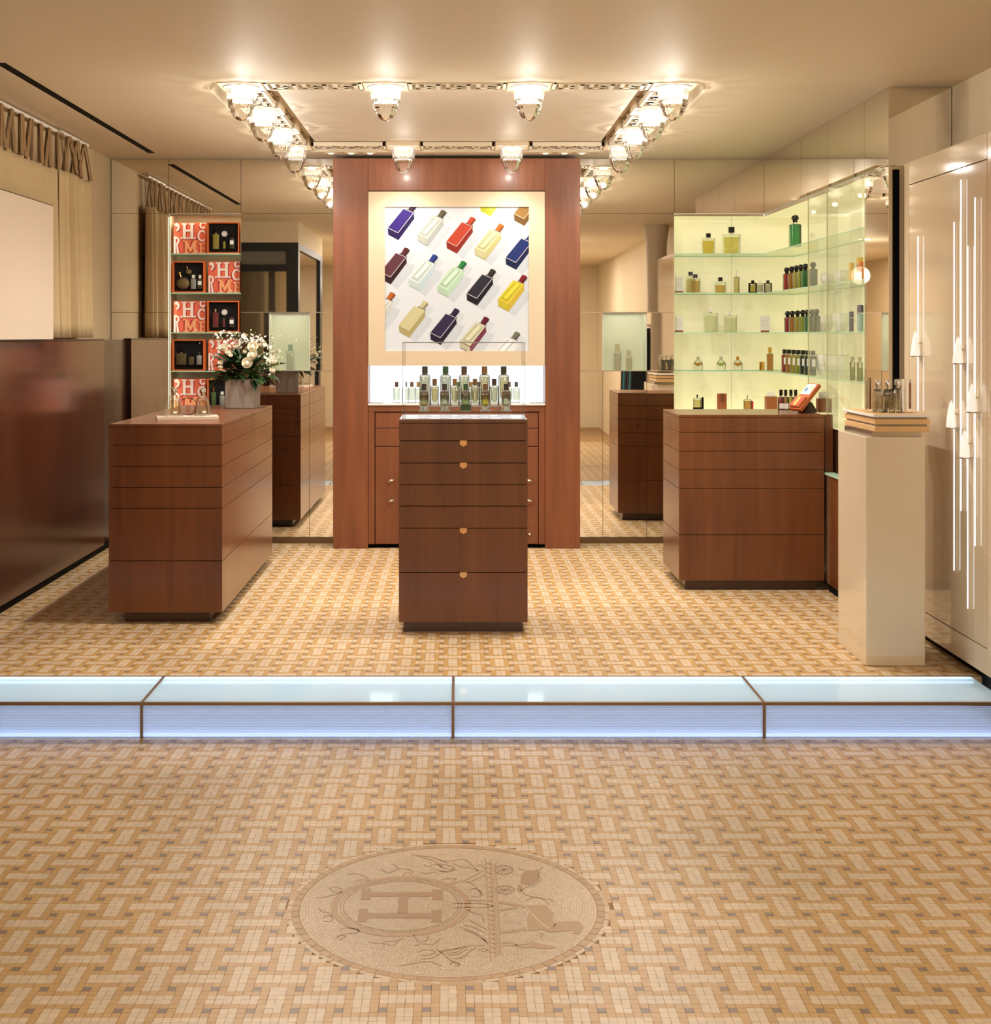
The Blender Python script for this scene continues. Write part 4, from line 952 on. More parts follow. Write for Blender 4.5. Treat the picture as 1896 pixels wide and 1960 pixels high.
for px, cp, lq, nm, mm in ((1440, 'black', L_Y, 'dark-framed small bottle with yellow liquid', M_BLACK), (1453.5, 'white', L_CL, 'white-framed small bottle between two dark ones', M_WHITE), (1469, 'black', L_CL, 'brown-framed small bottle with clear window', pmat('brown_frame', (92, 66, 48), 0.4))):
    r_ = bottle('framed_bottle', nm + ' on the second shelf', on(px, S2), cp, lq, 0.056, 0.024, 0.076, 0.022, 0.022, group='framed miniature bottles', corner=0.05, neck=False, opac=0.5)
    MB().box(-0.030, -0.022, -0.014, 0.014, 0, 0.078).box(0.022, 0.030, -0.014, 0.014, 0, 0.078).box(-0.022, 0.022, -0.014, 0.014, 0, 0.008).box(-0.022, 0.022, -0.014, 0.014, 0.070, 0.078).build('frame', mm, r_)
card('white card on brown base at the edge of the third shelf', on(1299, S3), 0.062, 0.128, 0.06)
bottle('perfume_bottle', 'larger faint clear flask with white cap, third shelf', on(1359.5, S3), 'white', L_CL, 0.108, 0.03, 0.150, 0.028, 0.032, corner=0.12, opac=0.12)
bottle('perfume_bottle', 'smaller faint clear flask with white cap, third shelf', on(1397, S3), 'white', L_CL, 0.102, 0.03, 0.130, 0.028, 0.030, corner=0.12, opac=0.12)
card('upright white card on brown base mid third shelf', on(1463.5, S3), 0.084, 0.130, 0.06)
for px, lq, cp, nm in ((1335.5, L_ORG, 'clear', 'round orange-filled flask nearest the mirror edge'), (1379.5, L_PG, 'clear', 'round green-filled flask between two orange ones'), (1411.5, L_OR, 'gold', 'round orange flask with gilded neck')):
    root = empty('round_flask', on(px, S4), nm + ', lowest shelf', 'bottle', 'round flasks of the lowest shelf')
    MB().loft([(0, 0.034, 0.018, 0.004), (0.03, 0.035, 0.018, 0.004), (0.055, 0.035, 0.018, 0.012), (0.072, 0.024, 0.014, 0.012), (0.08, 0.010, 0.010, 0.010)], 4).build('glass_body', M_BOT, root, smooth=True)
    MB().lathe([(0.0, 0.035), (0.016, 0.038), (0.026, 0.046), (0.030, 0.056), (0.030, 0.060), (0, 0.060)], 20).build('liquid', liquid(*lq, 0.3), root, smooth=True)
    for c in root.children: 
        if c.name.startswith('liquid'): c.scale = (1, 0.5, 1)
    MB().lathe([(0, 0.08), (0.012, 0.08), (0.012, 0.108), (0, 0.108)], 12).build('cap', CAPS[cp], root, smooth=True)
def cyl(name, label, loc, r, h, m, m2=None, h2=0, cat='tube', group=None, tilt=0):
    root = empty(name, loc, label, cat, group)
    MB().lathe([(0, 0), (r, 0), (r, h - h2 - 0.001), (0, h - h2 - 0.001)], 20).build('body', m, root, smooth=True)
    MB().lathe([(0, h - max(h2, 0.002)), (r * 1.01, h - max(h2, 0.002)), (r * 1.01, h - 0.004), (r * 0.9, h), (0, h)], 20).build('cap', m2 or m, root, smooth=True)
    MB().lathe([(r * 1.012, h * 0.66), (r * 1.012, h * 0.70)], 20).build('band', M_CHROME, root, smooth=True)
    return root
cyl('gold_atomiser', 'short fluted gold atomiser on the lowest shelf', on(1457.5, S4), 0.020, 0.068, M_GOLD, cat='atomiser')
bottle('perfume_bottle', 'tall amber column bottle with gold cap, lowest shelf', on(1473, S4), 'gold', L_OR, 0.050, 0.03, 0.130, 0.026, 0.040, corner=0.1, fill=0.98, opac=0.5)
# side shelves: rows of bottles
def row(zs, xs, liqs, names, tail, y0, w, d, hb, cw, ch, shape, lab=None):
    for i, (px, lq, nm) in enumerate(zip(xs, liqs, names)):
        xx = 2.405; y = xx * F / (px - CX)
        bottle('cologne_bottle', nm + tail, (xx, y, zs), 'black', lq, w, d, hb, cw, ch, group='cologne bottles' + tail, capshape=shape, neck=(shape != 'ball'), fill=0.985, opac=0.7, lab=lab, corner=0.2)
row(S2, (1505.5, 1515, 1524, 1532.5, 1541, 1555.5), (L_RED, L_OR, L_Y, L_LI, L_GR, L_TE), ('red bottle', 'orange bottle', 'yellow bottle', 'lime bottle', 'green bottle', 'grey-teal bottle'), ' with black ball cap on the second side shelf', 0, 0.050, 0.060, 0.122, 0.036, 0.048, 'ball')
row(S3, (1507, 1516, 1526, 1536, 1545, 1554, 1562), (L_RED, L_OR, L_Y, L_LI, L_GR, L_TE, L_GY), ('red bottle', 'orange bottle', 'yellow bottle', 'lime bottle', 'green bottle', 'grey-teal bottle', 'grey bottle'), ' with black ball cap on the third side shelf', 0, 0.042, 0.055, 0.108, 0.034, 0.046, 'ball')
row(S4, (1501, 1509, 1518, 1527, 1536, 1545, 1555), (L_RED, L_OR, L_Y, L_LI, L_DG, ('deep_green', (14, 60, 44)), L_GY), ('red bottle', 'orange bottle', 'yellow bottle', 'lime bottle', 'bottle-green bottle', 'deepest green bottle', 'grey bottle'), ' with black square cap and white label, lowest side shelf', 0, 0.040, 0.045, 0.132, 0.028, 0.030, 'square', lab=(0.022, 0.05, 0.06))
M_PORC = pmat('porcelain', (252, 248, 242), 0.25)
def bowl(label, px, z, w, h, n=9, xx=2.50):
    y = xx * F / (px - CX); r = w / 2
    root = empty('faceted_bowl', (xx, y, z), label, 'bowl', 'white faceted bowls')
    MB().lathe([(0, 0), (r * 0.5, 0), (r * 0.82, h * 0.30), (r * 0.97, h * 0.55), (r, h), (r * 0.94, h), (r * 0.9, h * 0.55), (r * 0.4, h * 0.1), (0, h * 0.1)], n).build('bowl_body', M_PORC, root)
    MB().lathe([(r, h), (r * 1.008, h + 0.0015), (r * 0.94, h + 0.0015)], n).build('rim', M_WHITE, root)
bowl('small white faceted bowl, second side shelf, beside the grey-teal bottle', 1586, S2, 0.11, 0.085); bowl('small white faceted bowl, second side shelf, beside the yellow tubes', 1611, S2, 0.11, 0.095)
bowl('white faceted bowl, third side shelf, beside the grey bottle', 1578, S3, 0.14, 0.115); bowl('white faceted bowl, third side shelf, beside the navy tube', 1610, S3, 0.115, 0.12)
bowl('largest white faceted bowl, lowest side shelf, beside the grey bottle', 1580, S4, 0.15, 0.14); bowl('white faceted bowl, lowest side shelf, beside the pale green bottles', 1606, S4, 0.15, 0.14)
M_TY = pmat('tube_yellow', (242, 194, 62), 0.4); M_TO = pmat('tube_orange', (236, 120, 44), 0.4); M_TN = pmat('tube_navy', (34, 40, 96), 0.4); M_TB = pmat('tube_blue', (150, 190, 196), 0.4)
def tub(label, px, z, r, h, m, m2=None, h2=0, xx=2.40): cyl('spray_tube', label, (xx, xx * F / (px - CX), z), r, h, m, m2, h2, group='spray tubes of the side shelves')
tub('short yellow tube on the second side shelf', 1629, S2, 0.015, 0.115, M_TY); tub('tall yellow tube behind the orange one, second side shelf', 1645, S2, 0.020, 0.150, M_TY, xx=2.46); tub('orange tube on the second side shelf', 1647.5, S2, 0.014, 0.112, M_TO)
tub('slim navy tube on the third side shelf', 1629, S3, 0.014, 0.122, M_TN); tub('pale blue tube with navy cap, third side shelf', 1646, S3, 0.018, 0.158, M_TB, M_TN, 0.045)
for i, (px, nm) in enumerate(((1631, 'farther tall pale green bottle'), (1645, 'nearer tall pale green bottle'))):
    xx = 2.405; bottle('perfume_bottle', nm + ' with domed clear cap, lowest side shelf', (xx, xx * F / (px - CX), S4), 'clear', L_PG if i == 0 else ('spring', (190, 222, 110)), 0.034, 0.034, 0.112, 0.020, 0.026, group='tall pale green bottles', capshape='ball', corner=0.5, fill=0.7, opac=0.4)
# niche floor items
r_ = bottle('perfume_bottle', 'arched black and silver bottle on the niche floor behind the wide counter', on(1334, S5), 'black', L_PA, 0.062, 0.03, 0.085, 0.012, 0.022, corner=0.4, capshape='round')
MB().loft([(0, 0.0315, 0.0155, 0.006), (0.012, 0.032, 0.016, 0.006)], 3).build('band', M_BLACK, r_); MB().box(0.033, 0.048, -0.012, 0.012, 0, 0.092).build('clip', M_BLKG, r_)
r_ = empty('leather_case', on(1381, S5), 'brown leather case with tab closure on the niche floor', 'case')
MB().loft([(0, 0.036, 0.018, 0.008), (0.12, 0.036, 0.018, 0.008)], 4).build('case_body', M_LEATHER, r_, smooth=True); MB().box(-0.010, 0.010, -0.022, -0.018, 0.06, 0.122).build('strap', pmat('leather_dark', (116, 60, 32), 0.5), r_)
r_ = bottle('perfume_bottle', 'small clear flask with amber heart and red side on the niche floor', on(1430, S5), 'chrome', L_ORG, 0.06, 0.03, 0.075, 0.012, 0.028, corner=0.4, capshape='round')
MB().box(0.031, 0.044, -0.012, 0.012, 0, 0.062).build('red_side', liquid('red2', (206, 50, 56), 0.6), r_)
def leather_box(label, loc, w, h, ch):
    root = empty('leather_box', loc, label, 'box', 'leather card boxes')
    MB().box(-w / 2, w / 2, -w / 2, w / 2, 0, h).build('box_body', M_LEATHER, root, bevel=0.002)
    for q in range(4): MB().box(-w * 0.36, w * 0.36, -0.012 + 0.007 * q, -0.011 + 0.007 * q, h - 0.001, h + ch - 0.002 * q).build('blotter', M_PAPER, root)
leather_box('leather box of white blotters on the niche floor', on(1475, S5), 0.082, 0.098, 0.040)
leather_box('leather box of white blotters on the wide counter beside the orange tester', (X(1582, 8.45), 8.52, ZC - 0.498), 0.080, 0.088, 0.045)
for px, lq, nm in ((1494, L_CR, 'crimson'), (1503, L_ORG, 'orange'), (1513, L_Y, 'yellow'), (1522, L_PA, 'amber')):
    y = 8.80; bottle('shoulder_bottle', nm + ' shoulder bottle with black cap and white label on the wide counter', (X(px, y), y, ZC - 0.498), 'black', lq, 0.040, 0.04, 0.085, 0.020, 0.040, group='shoulder bottles on the wide counter', corner=0.45, fill=0.97, opac=0.6, lab=(0.030, 0.035, 0.008))
# tilted orange tester
tq = empty('scent_tester', (2.21, 8.47, ZC - 0.4985), 'tilted orange leather tester tablet on a dark stand', 'tester')
Mt = Matrix.Rotation(R(18), 3, 'Z') @ Matrix.Rotation(R(42), 3, 'Y') 
M_ORL = pmat('orange_leather', (186, 92, 42), 0.4)
cc = Vector((2.222, 8.46, ZC - 0.40))
MB().obox(cc, (0.026, 0.125, 0.215), Mt).build('tablet', M_ORL, tq, world=True, bevel=0.002)
def face(dy, dz, w, h, m, name, t=0.003, off=0.0155): MB().obox(cc + Mt @ Vector((-off, dy, dz)), (t, w, h), Mt).build(name, m, tq, world=True)
face(0, 0.055, 0.100, 0.085, M_PAPER, 'picture'); face(0.02, 0.05, 0.030, 0.030, pmat('picture_blue', (90, 140, 180), 0.5), 'picture_patch', 0.001, 0.0175); face(-0.02, 0.07, 0.03, 0.03, pmat('picture_yellow', (232, 220, 140), 0.5), 'picture_patch', 0.001, 0.0175)
MB().obox(cc + Mt @ Vector((-0.020, 0, -0.055)), (0.016, 0.110, 0.085), Mt).build('tray', M_ORL, tq, world=True, bevel=0.002)
face(0, -0.055, 0.096, 0.070, pmat('tester_red', (196, 62, 46), 0.5), 'button_field', 0.002, 0.0292); face(0, -0.055, 0.028, 0.070, pmat('tester_yellow', (236, 190, 90), 0.5), 'button_strip', 0.001, 0.031)
for a in (-1, 1):
    for q in range(4): face(a * 0.031, -0.080 + 0.017 * q, 0.012, 0.007, pmat('tester_pink', (240, 150, 130), 0.5), 'button', 0.001, 0.0308)
MB().lathe([(0, 0), (0.060, 0), (0.056, 0.02), (0.030, 0.065), (0, 0.075)], 20, c=(2.245, 8.50, ZC - 0.498)).build('stand', pmat('dark_brown', (58, 40, 30), 0.4), tq, smooth=True, world=True)
# gilded stoppers at the end of the side niche floor
for i, (px, nm) in enumerate(((1643, 'farther'), (1651, 'nearer'))):
    root = empty('gilded_stopper', (2.41, 2.41 * F / (px - CX), S5), nm + ' gilded round stopper on the side niche floor', 'stopper', 'gilded stoppers')
    MB().lathe([(0, 0), (0.012, 0), (0.012, 0.012), (0, 0.012)], 14).build('foot', M_GOLD, root, smooth=True); MB().sphere((0, 0, 0.030), 0.020, 14, 8).build('ball', M_GOLD, root, smooth=True)
# bottles in the frosted boxes
bottle('perfume_bottle', 'clear bottle with green cap inside the frosted box behind the flowers', (X(556, 10.2), 10.19, ZC - 0.2715), 'mint', L_CL, 0.058, 0.03, 0.150, 0.032, 0.048, corner=0.2, opac=0.5, neck=False)
bottle('perfume_bottle', 'taller bottle with olive cap inside the frosted box beside the niche', (X(1181, 10.2), 10.19, ZC - 0.2715), 'olive', L_AM, 0.058, 0.03, 0.150, 0.034, 0.050, corner=0.2, opac=0.4, neck=False)
bottle('perfume_bottle', 'shorter bottle with olive cap inside the frosted box beside the niche', (X(1203, 10.2), 10.19, ZC - 0.2715), 'olive', L_AM, 0.046, 0.03, 0.110, 0.028, 0.044, corner=0.2, opac=0.4, neck=False)

# ------------------------------------------------------------------ centre counter: acrylic case with bottles
ac = empty('acrylic_case', ((CX0 + CX1) / 2, YC + 0.2, ZT), 'clear acrylic case over the bottles on the centre counter', 'acrylic case')
ax0, ax1, ay0, ay1, az = CX0 + 0.020, CX1 - 0.014, YC + 0.012, YC + 0.36, ZC - 0.045
MB().box(CX0 + 0.004, CX1 - 0.004, YC + 0.004, YC + 0.40, ZT + 0.0002, ZT + 0.003).build('base_sheet', pmat('base_sheet', (160, 158, 166), 0.12), ac, world=True)
M_AE = pmat('acrylic_edge', (170, 168, 162), 0.2)
for nm, a in (('pane', (ax0, ax1, ay0, ay0 + 0.004, ZT + 0.003, az)), ('pane', (ax0, ax1, ay1 - 0.004, ay1, ZT + 0.003, az)), ('pane', (ax0, ax0 + 0.004, ay0 + 0.0045, ay1 - 0.0045, ZT + 0.003, az)),
              ('pane', (ax1 - 0.004, ax1, ay0 + 0.0045, ay1 - 0.0045, ZT + 0.003, az)), ('pane', (ax0, ax1, ay0, ay1, az + 0.0003, az + 0.004))):
    MB().box(*a).build(nm, M_ACRYL, ac, world=True)
for x in (ax0, ax1):
    for y in (ay0, ay1): MB().box(x - 0.001, x + 0.001, y - 0.001, y + 0.001, ZT + 0.003, az + 0.004).build('edge', M_AE, ac, world=True)
for y in (ay0, ay1): MB().box(ax0, ax1, y - 0.001, y + 0.001, az + 0.003, az + 0.005).build('edge', M_AE, ac, world=True)
for x in (ax0, ax1): MB().box(x - 0.001, x + 0.001, ay0, ay1, az + 0.003, az + 0.005).build('edge', M_AE, ac, world=True)
M_ESS = thin_glass('essence_glass', (226, 228, 222), 1.6, 0.05, (220, 222, 214), 0.0, ior=1.7)
def essence(label, px, y, ybase, w, hb, cw, ch, cap, liq, group, fill, riser=True, opac=0.2, glass=None):
    x = X(px, y); zb = Hz(ybase, y)
    root = empty('essence_bottle', (x, y, zb), label, 'bottle', group); d = w * 0.72; r = w * 0.16
    body(root, [(0, w * 0.46, d * 0.46, r), (0.003, w / 2, d / 2, r), (hb * 0.90, w / 2, d / 2, r), (hb * 0.97, w * 0.44, d * 0.44, r), (hb, w * 0.30, d * 0.30, r)], glass or M_RGLASS)
    t = w * 0.15
    MB().loft([(hb * 0.20, w * 0.16, d * 0.18, r), (hb * 0.27, w / 2 - t * 1.15, d / 2 - t, r), (hb * fill, w / 2 - t * 0.8, d / 2 - t * 0.8, r)], 3).build('liquid', liquid(*liq, opac), root, smooth=True)
    MB().loft([(hb, cw * 0.42, cw * 0.42, cw * 0.42), (hb + ch * 0.08, cw * 0.42, cw * 0.42, cw * 0.42)], 4).build('collar', M_CHROME, root, smooth=True)
    MB().loft([(hb + ch * 0.08, cw / 2, cw / 2, cw * 0.3), (hb + ch, cw / 2, cw / 2, cw * 0.3)], 4).build('cap', CAPS[cap], root, smooth=True)
    if px == 891: MB().box(-w * .56, w * .56, -d * .56, -d * .51, 0, hb * .30).build('green_band', CAPS['green'], root)
    if riser:
        rt = empty('acrylic_riser', (x, y, ZT + 0.003), 'clear riser under the ' + label, 'riser', 'acrylic risers')
        MB().box(-w * 0.56, w * 0.56, -d * 0.62, d * 0.62, 0.0, zb - ZT - 0.0035).build('block', M_ACRYL, rt); MB().box(-w * 0.57, w * 0.57, -d * 0.63, -d * 0.62, zb - ZT - 0.006, zb - ZT - 0.0035).build('lit_edge', M_WHITE, rt)
for px, cp, lq, nm in ((813, 'slate', ('pale_olive', (226, 230, 196)), 'slate'), (852.5, 'green', ('pale_mint', (226, 234, 214)), 'green'), (888, 'brown', ('pale_olive', (226, 230, 196)), 'brown'), (927, 'ochre', ('pale_straw', (232, 220, 170)), 'ochre'), (963.7, 'dark', ('pale_straw', (232, 220, 170)), 'blackish')):
    essence('tall bottle with %s cap in the back row of the case' % nm, px, YC + 0.27, 776.5, 0.059, 0.175, 0.032, 0.044, cp, lq, 'tall bottles in the case', 0.92, glass=M_ESS)
for px, cp, lq, nm in ((831.6, 'ochre', ('straw', (232, 214, 150)), 'ochre-capped bottle between slate and green'), (870, 'tan', ('pale_straw', (232, 220, 170)), 'tan-capped bottle between green and brown'), (908.7, 'ochre', ('pale_straw', (232, 220, 170)), 'ochre-capped bottle between brown and ochre'), (945.5, 'plum', ('pale_olive', (226, 230, 196)), 'plum-capped bottle between ochre and blackish')):
    essence('medium %s ones' % nm, px, YC + 0.18, 777, 0.048, 0.114, 0.025, 0.036, cp, lq, 'medium bottles in the case', 0.90, glass=M_ESS)
for px, cp, lq, nm in ((811.4, 'dark', ('olive', (196, 190, 120)), 'umber'), (850.7, 'slate', ('pale_olive', (226, 230, 196)), 'slate'), (891, 'green', ('leaf', (170, 196, 120)), 'green'), (928.5, 'ochre', ('bright_yellow', (238, 216, 70)), 'ochre'), (968.4, 'dark', ('pale_olive', (226, 230, 196)), 'near-black')):
    essence('small bottle with %s cap in the front row of the case' % nm, px, YC + 0.085, 785.5, 0.050, 0.108, 0.025, 0.036, cp, lq, 'small bottles in the case', 0.80)
ci = 0
for px, cp, nm in ((758.8, 'brown', 'brown-capped miniature at the left end'), (775.5, 'green', 'green-capped miniature, second from the left'), (788, 'brown', 'brown-capped miniature, third from the left'), (800.5, 'ochre', 'ochre-capped miniature beside the tall slate bottle'),
                   (877, 'green', 'green-capped miniature half hidden by the medium bottles'), (901, 'ochre', 'ochre-capped miniature half hidden behind the brown bottle'), (916, 'dark', 'dark-capped miniature half hidden by the medium bottles'), (974, 'brown', 'brown-capped miniature beside the blackish bottle'), (987.7, 'slate', 'slate-capped miniature at the right end')):
    y = 9.96; bottle('miniature_bottle', nm + ' of the lit niche', (X(px, y), y, ZC - 0.5125), cp, ('faint_green', (238, 242, 226)), 0.050, 0.032, 0.122, 0.026, 0.036, group='miniatures in the lit tower niche', corner=0.2, neck=False, opac=0.25, fill=0.9, base=0.2)
# ------------------------------------------------------------------ gift boxes in the left niche
M_BOX = pmat('box_orange', (226, 112, 52), 0.5); M_CORAL = pmat('box_coral', (230, 112, 80), 0.5); M_LW = pmat('letter_white', (250, 236, 226), 0.5); M_LO = pmat('letter_orange', (250, 176, 124), 0.5); M_LR = pmat('letter_red', (190, 52, 56), 0.5)
BW, BH, BD = 0.245, 0.240, 0.10
def u(P): return [((x - 0.5) * BW * 0.985, (y + 0.006) * BH * 0.985) for x, y in P]
def arc(cx, cy, r, a0, a1, w, n=14, ry=None):
    ry = ry or r; q = []
    for i in range(n):
        b0, b1 = R(a0 + (a1 - a0) * i / n), R(a0 + (a1 - a0) * (i + 1) / n)
        q.append([(cx + (r - w / 2) * math.cos(b0), cy + (ry - w / 2) * math.sin(b0)), (cx + (r + w / 2) * math.cos(b0), cy + (ry + w / 2) * math.sin(b0)),
                  (cx + (r + w / 2) * math.cos(b1), cy + (ry + w / 2) * math.sin(b1)), (cx + (r - w / 2) * math.cos(b1), cy + (ry - w / 2) * math.sin(b1))])
    return q
def rc(x0, x1, y0, y1): return [(x0, y0), (x1, y0), (x1, y1), (x0, y1)]
def disc(cx, cy, r, n=8): return [(cx + r * math.cos(2 * math.pi * i / n), cy + r * math.sin(2 * math.pi * i / n)) for i in range(n)]
def star(cx, cy, r): return [(cx + (r if i % 2 == 0 else r * 0.42) * math.cos(R(90 + 36 * i)), cy + (r if i % 2 == 0 else r * 0.42) * math.sin(R(90 + 36 * i))) for i in range(10)]
LET = {
 'letter_h': (M_LW, [rc(.29, .38, .50, .98), rc(.53, .62, .50, .98), rc(.24, .43, .945, .985), rc(.48, .67, .945, .985), rc(.22, .44, .485, .525), rc(.48, .69, .485, .525), rc(.38, .53, .715, .785)] + [disc(.23, .50, .03), disc(.345, .487, .022), disc(.43, .50, .03), disc(.49, .50, .03), disc(.58, .487, .022), disc(.68, .50, .03)]),
 'letter_r': (M_LW, [rc(.0, .055, 0, .56)] + arc(.05, .42, .105, -80, 90, .06) + [[(.07, .33), (.12, .30), (.17, .0), (.10, .0)]]),
 'letter_m': (M_LO, [rc(.35, .43, .03, .40), rc(.62, .70, .03, .40), [(.35, .40), (.44, .40), (.555, .12), (.50, .06)], [(.61, .40), (.70, .40), (.555, .06), (.50, .12)], rc(.30, .47, 0, .04), rc(.58, .75, 0, .04), rc(.29, .40, .38, .42), rc(.65, .76, .38, .42)]),
 'letter_e': (M_LO, [rc(.83, .89, .0, .34), rc(.79, 1, .30, .34), rc(.79, 1, .0, .04), rc(.89, .97, .15, .19)]),
 'letter_s': (M_LW, arc(.93, .92, .09, 20, 250, .05) + arc(.96, .79, .07, -60, 110, .05) + [star(.93, .82, .05)]),
 'letter_c': (M_LW, arc(.90, .58, .12, 60, 300, .055, ry=.16) + [disc(.97, .69, .03), disc(.98, .45, .025)]),
 'curl': (M_LW, arc(.04, .86, .12, -70, 80, .06) + [disc(.12, .90, .04), disc(.06, .93, .04), star(.15, .83, .05)]),
 'star': (M_LW, [star(.71, .05, .065)])}
SHD = {'letter_h': (.035, -.02), 'letter_r': (.03, -.01), 'letter_m': (-.05, -.0), 'letter_e': (-.03, -.02), 'letter_s': (-.03, -.03), 'letter_c': (-.035, -.02), 'curl': (.03, -.03)}
let_me = {}
for nm, (m, polys) in LET.items():
    mb = MB()
    if nm in SHD:
        sx, sy = SHD[nm]
        for P in polys:
            Q = clip([(x + sx, y + sy) for x, y in P], 0, 1, 0, 1)
            if len(Q) > 2: mb.prism(u(Q), -0.0018, -0.0012, 'y', 1)
    for k_, P in enumerate(polys):
        Q = clip(P, 0, 1, 0, 1)
        if len(Q) > 2: mb.prism(u(Q), -0.0030 - 0.00002 * k_, -0.0012, 'y', 0)
    let_me[nm] = mb.mesh(nm, [m, M_LR])
lid_me = MB().box(-BW / 2, BW / 2, 0, BD, 0, BH).mesh('box_body', M_BOX)
face_me = MB().box(-BW / 2 + 0.003, BW / 2 - 0.003, -0.0012, -0.0002, 0.003, BH - 0.003).mesh('printed_face', M_CORAL)
tray = MB(); w2, t = BW / 2, 0.009
tray.box(-w2, w2, -0.045, 0.03, 0, t).box(-w2, w2, -0.045, 0.03, BH - t, BH).box(-w2, -w2 + t, -0.045, 0.03, t, BH - t).box(w2 - t, w2, -0.045, 0.03, t, BH - t)
tray_me = tray.mesh('tray', M_BOX); ins_me = MB().box(-w2 + t, w2 - t, -0.012, 0.028, t, BH - t).mesh('insert', pmat('velvet_black', (12, 10, 10), 0.9))
LVL = {1: ZC + 0.6245, 2: ZC + 0.324, 3: ZC + 0.02, 4: ZC - 0.276, 5: ZC - 0.578}; LV = {1: 'top', 2: 'second', 3: 'third', 4: 'fourth', 5: 'lowest'}
XL, XR, YG = X(363.5, 10.2), X(429.5, 10.2), 10.185
for lv, side in ((1, XL), (2, XR), (3, XL), (4, XR), (5, XL)):
    root = empty('gift_box', (side, YG, LVL[lv] + 0.0005), 'orange gift box with big ornate letters on its face, %s shelf of the narrow niche' % LV[lv], 'gift box', 'lettered gift boxes')
    inst('box_body', lid_me, root); inst('printed_face', face_me, root)
    for nm in LET: inst(nm, let_me[nm], root)
def opened(lv, x):
    root = empty('open_gift_box', (x, YG, LVL[lv] + 0.0005), 'open orange gift box lined in black, %s shelf of the narrow niche' % LV[lv], 'gift box', 'open gift boxes')
    inst('tray', tray_me, root); inst('insert', ins_me, root); return x, YG - 0.028, LVL[lv]
def gb(o, dx, dz, label, cap, liq, w, hb, cw, ch, lab=None, op=0.75, nk=True, d=0.03):
    bottle('gift_bottle', label, (o[0] + dx, o[1], o[2] + dz), cap, liq, w, d, hb, cw, ch, lab=lab, opac=op, neck=nk, fill=0.97, corner=0.2, group='bottles in the open gift boxes')
def soap(o, dx, dz, label):
    root = empty('soap', (o[0] + dx, o[1] + 0.008, o[2] + dz), label, 'soap', 'round soaps in the gift boxes')
    m = MB().lathe([(0, -0.006), (0.022, -0.006), (0.023, 0), (0.021, 0.006), (0.012, 0.004), (0.010, 0.006), (0, 0.005)], 24); b = m.build('disc', M_WHITE, root, smooth=True); b.rotation_euler = (R(90), 0, 0)
    q = MB().lathe([(0.014, 0.0055), (0.016, 0.0065), (0.018, 0.0055)], 24).build('ring', pmat('soap_grey', (190, 186, 178), 0.5), root, smooth=True); q.rotation_euler = (R(90), 0, 0)
L_WH = ('milk', (240, 238, 234)); L_DK = ('smoke', (86, 84, 60)); 
o = opened(1, XR); gb(o, -.058, .034, 'yellow tall bottle in the top open gift box', 'black', L_Y, .052, .118, .020, .034); soap(o, .006, .152, 'round white soap in the top open gift box'); gb(o, .006, .036, 'tiny yellow bottle in the top open gift box', 'black', L_Y, .024, .056, .010, .016)
gb(o, .066, .036, 'smoke-dark bottle with white label in the top open gift box', 'black', L_DK, .042, .080, .018, .024, lab=(.028, .03, .034))
o = opened(2, XL)
for dx, dz, r_, nm in ((-.044, .024, .050, 'big round golden flask in the second open gift box'), (-.002, .138, .024, 'tiny round flask in the second open gift box')):
    root = empty('round_flask', (o[0] + dx, o[1] + 0.004, o[2] + dz), nm, 'bottle', 'round flasks in the gift box')
    MB().sphere((0, 0, r_), r_, 24, 14, (1.08, 0.32, 1)).build('glass_body', M_BOT, root, smooth=True); MB().sphere((0, 0, r_ * 0.92), r_ * 0.86, 20, 12, (1.05, 0.26, 0.95)).build('liquid', liquid('champagne', (228, 190, 110), 0.55), root, smooth=True)
    c_ = MB().lathe([(0, 0), (r_ * .16, 0), (r_ * .14, r_ * .5), (r_ * .24, r_ * .6), (r_ * .24, r_ * .75), (0, r_ * .8)], 12).build('cap', M_GOLD, root, smooth=True); c_.location = (-r_ * 0.35, 0, r_ * 1.92); c_.rotation_euler = (0, R(-18), 0)
gb(o, .036, .026, 'white milk bottle in the second open gift box', 'white', L_WH, .046, .082, .022, .024, op=.95); gb(o, .086, .026, 'smoke-dark bottle with white cap and label in the second open gift box', 'white', L_DK, .040, .080, .020, .024, lab=(.028, .03, .034))
o = opened(3, XR); gb(o, -.060, .036, 'crimson tall bottle in the third open gift box', 'chrome', L_CR, .048, .116, .012, .022); soap(o, .006, .154, 'round white soap in the third open gift box'); gb(o, .004, .038, 'tiny crimson bottle in the third open gift box', 'chrome', L_CR, .022, .052, .008, .016)
gb(o, .065, .038, 'dark red bottle with white label in the third open gift box', 'black', ('dark_red', (92, 26, 30)), .042, .076, .016, .026, lab=(.030, .03, .028))
o = opened(4, XL); gb(o, -.058, .045, 'square amber bottle in the fourth open gift box', 'black', ('brown_amber', (150, 118, 52)), .086, .090, .026, .032); gb(o, .020, .045, 'small square amber bottle in the fourth open gift box', 'black', ('brown_amber', (150, 118, 52)), .046, .062, .018, .020); gb(o, .080, .045, 'white milk bottle in the fourth open gift box', 'slate', L_WH, .046, .074, .020, .022, op=.95)
o = opened(5, XR); gb(o, -.075, .035, 'green fluted bottle in the lowest open gift box', 'gold', ('fresh_green', (120, 180, 80)), .042, .105, .016, .030); gb(o, -.010, .035, 'white milk bottle in the lowest open gift box', 'white', L_WH, .046, .078, .022, .024, op=.95)

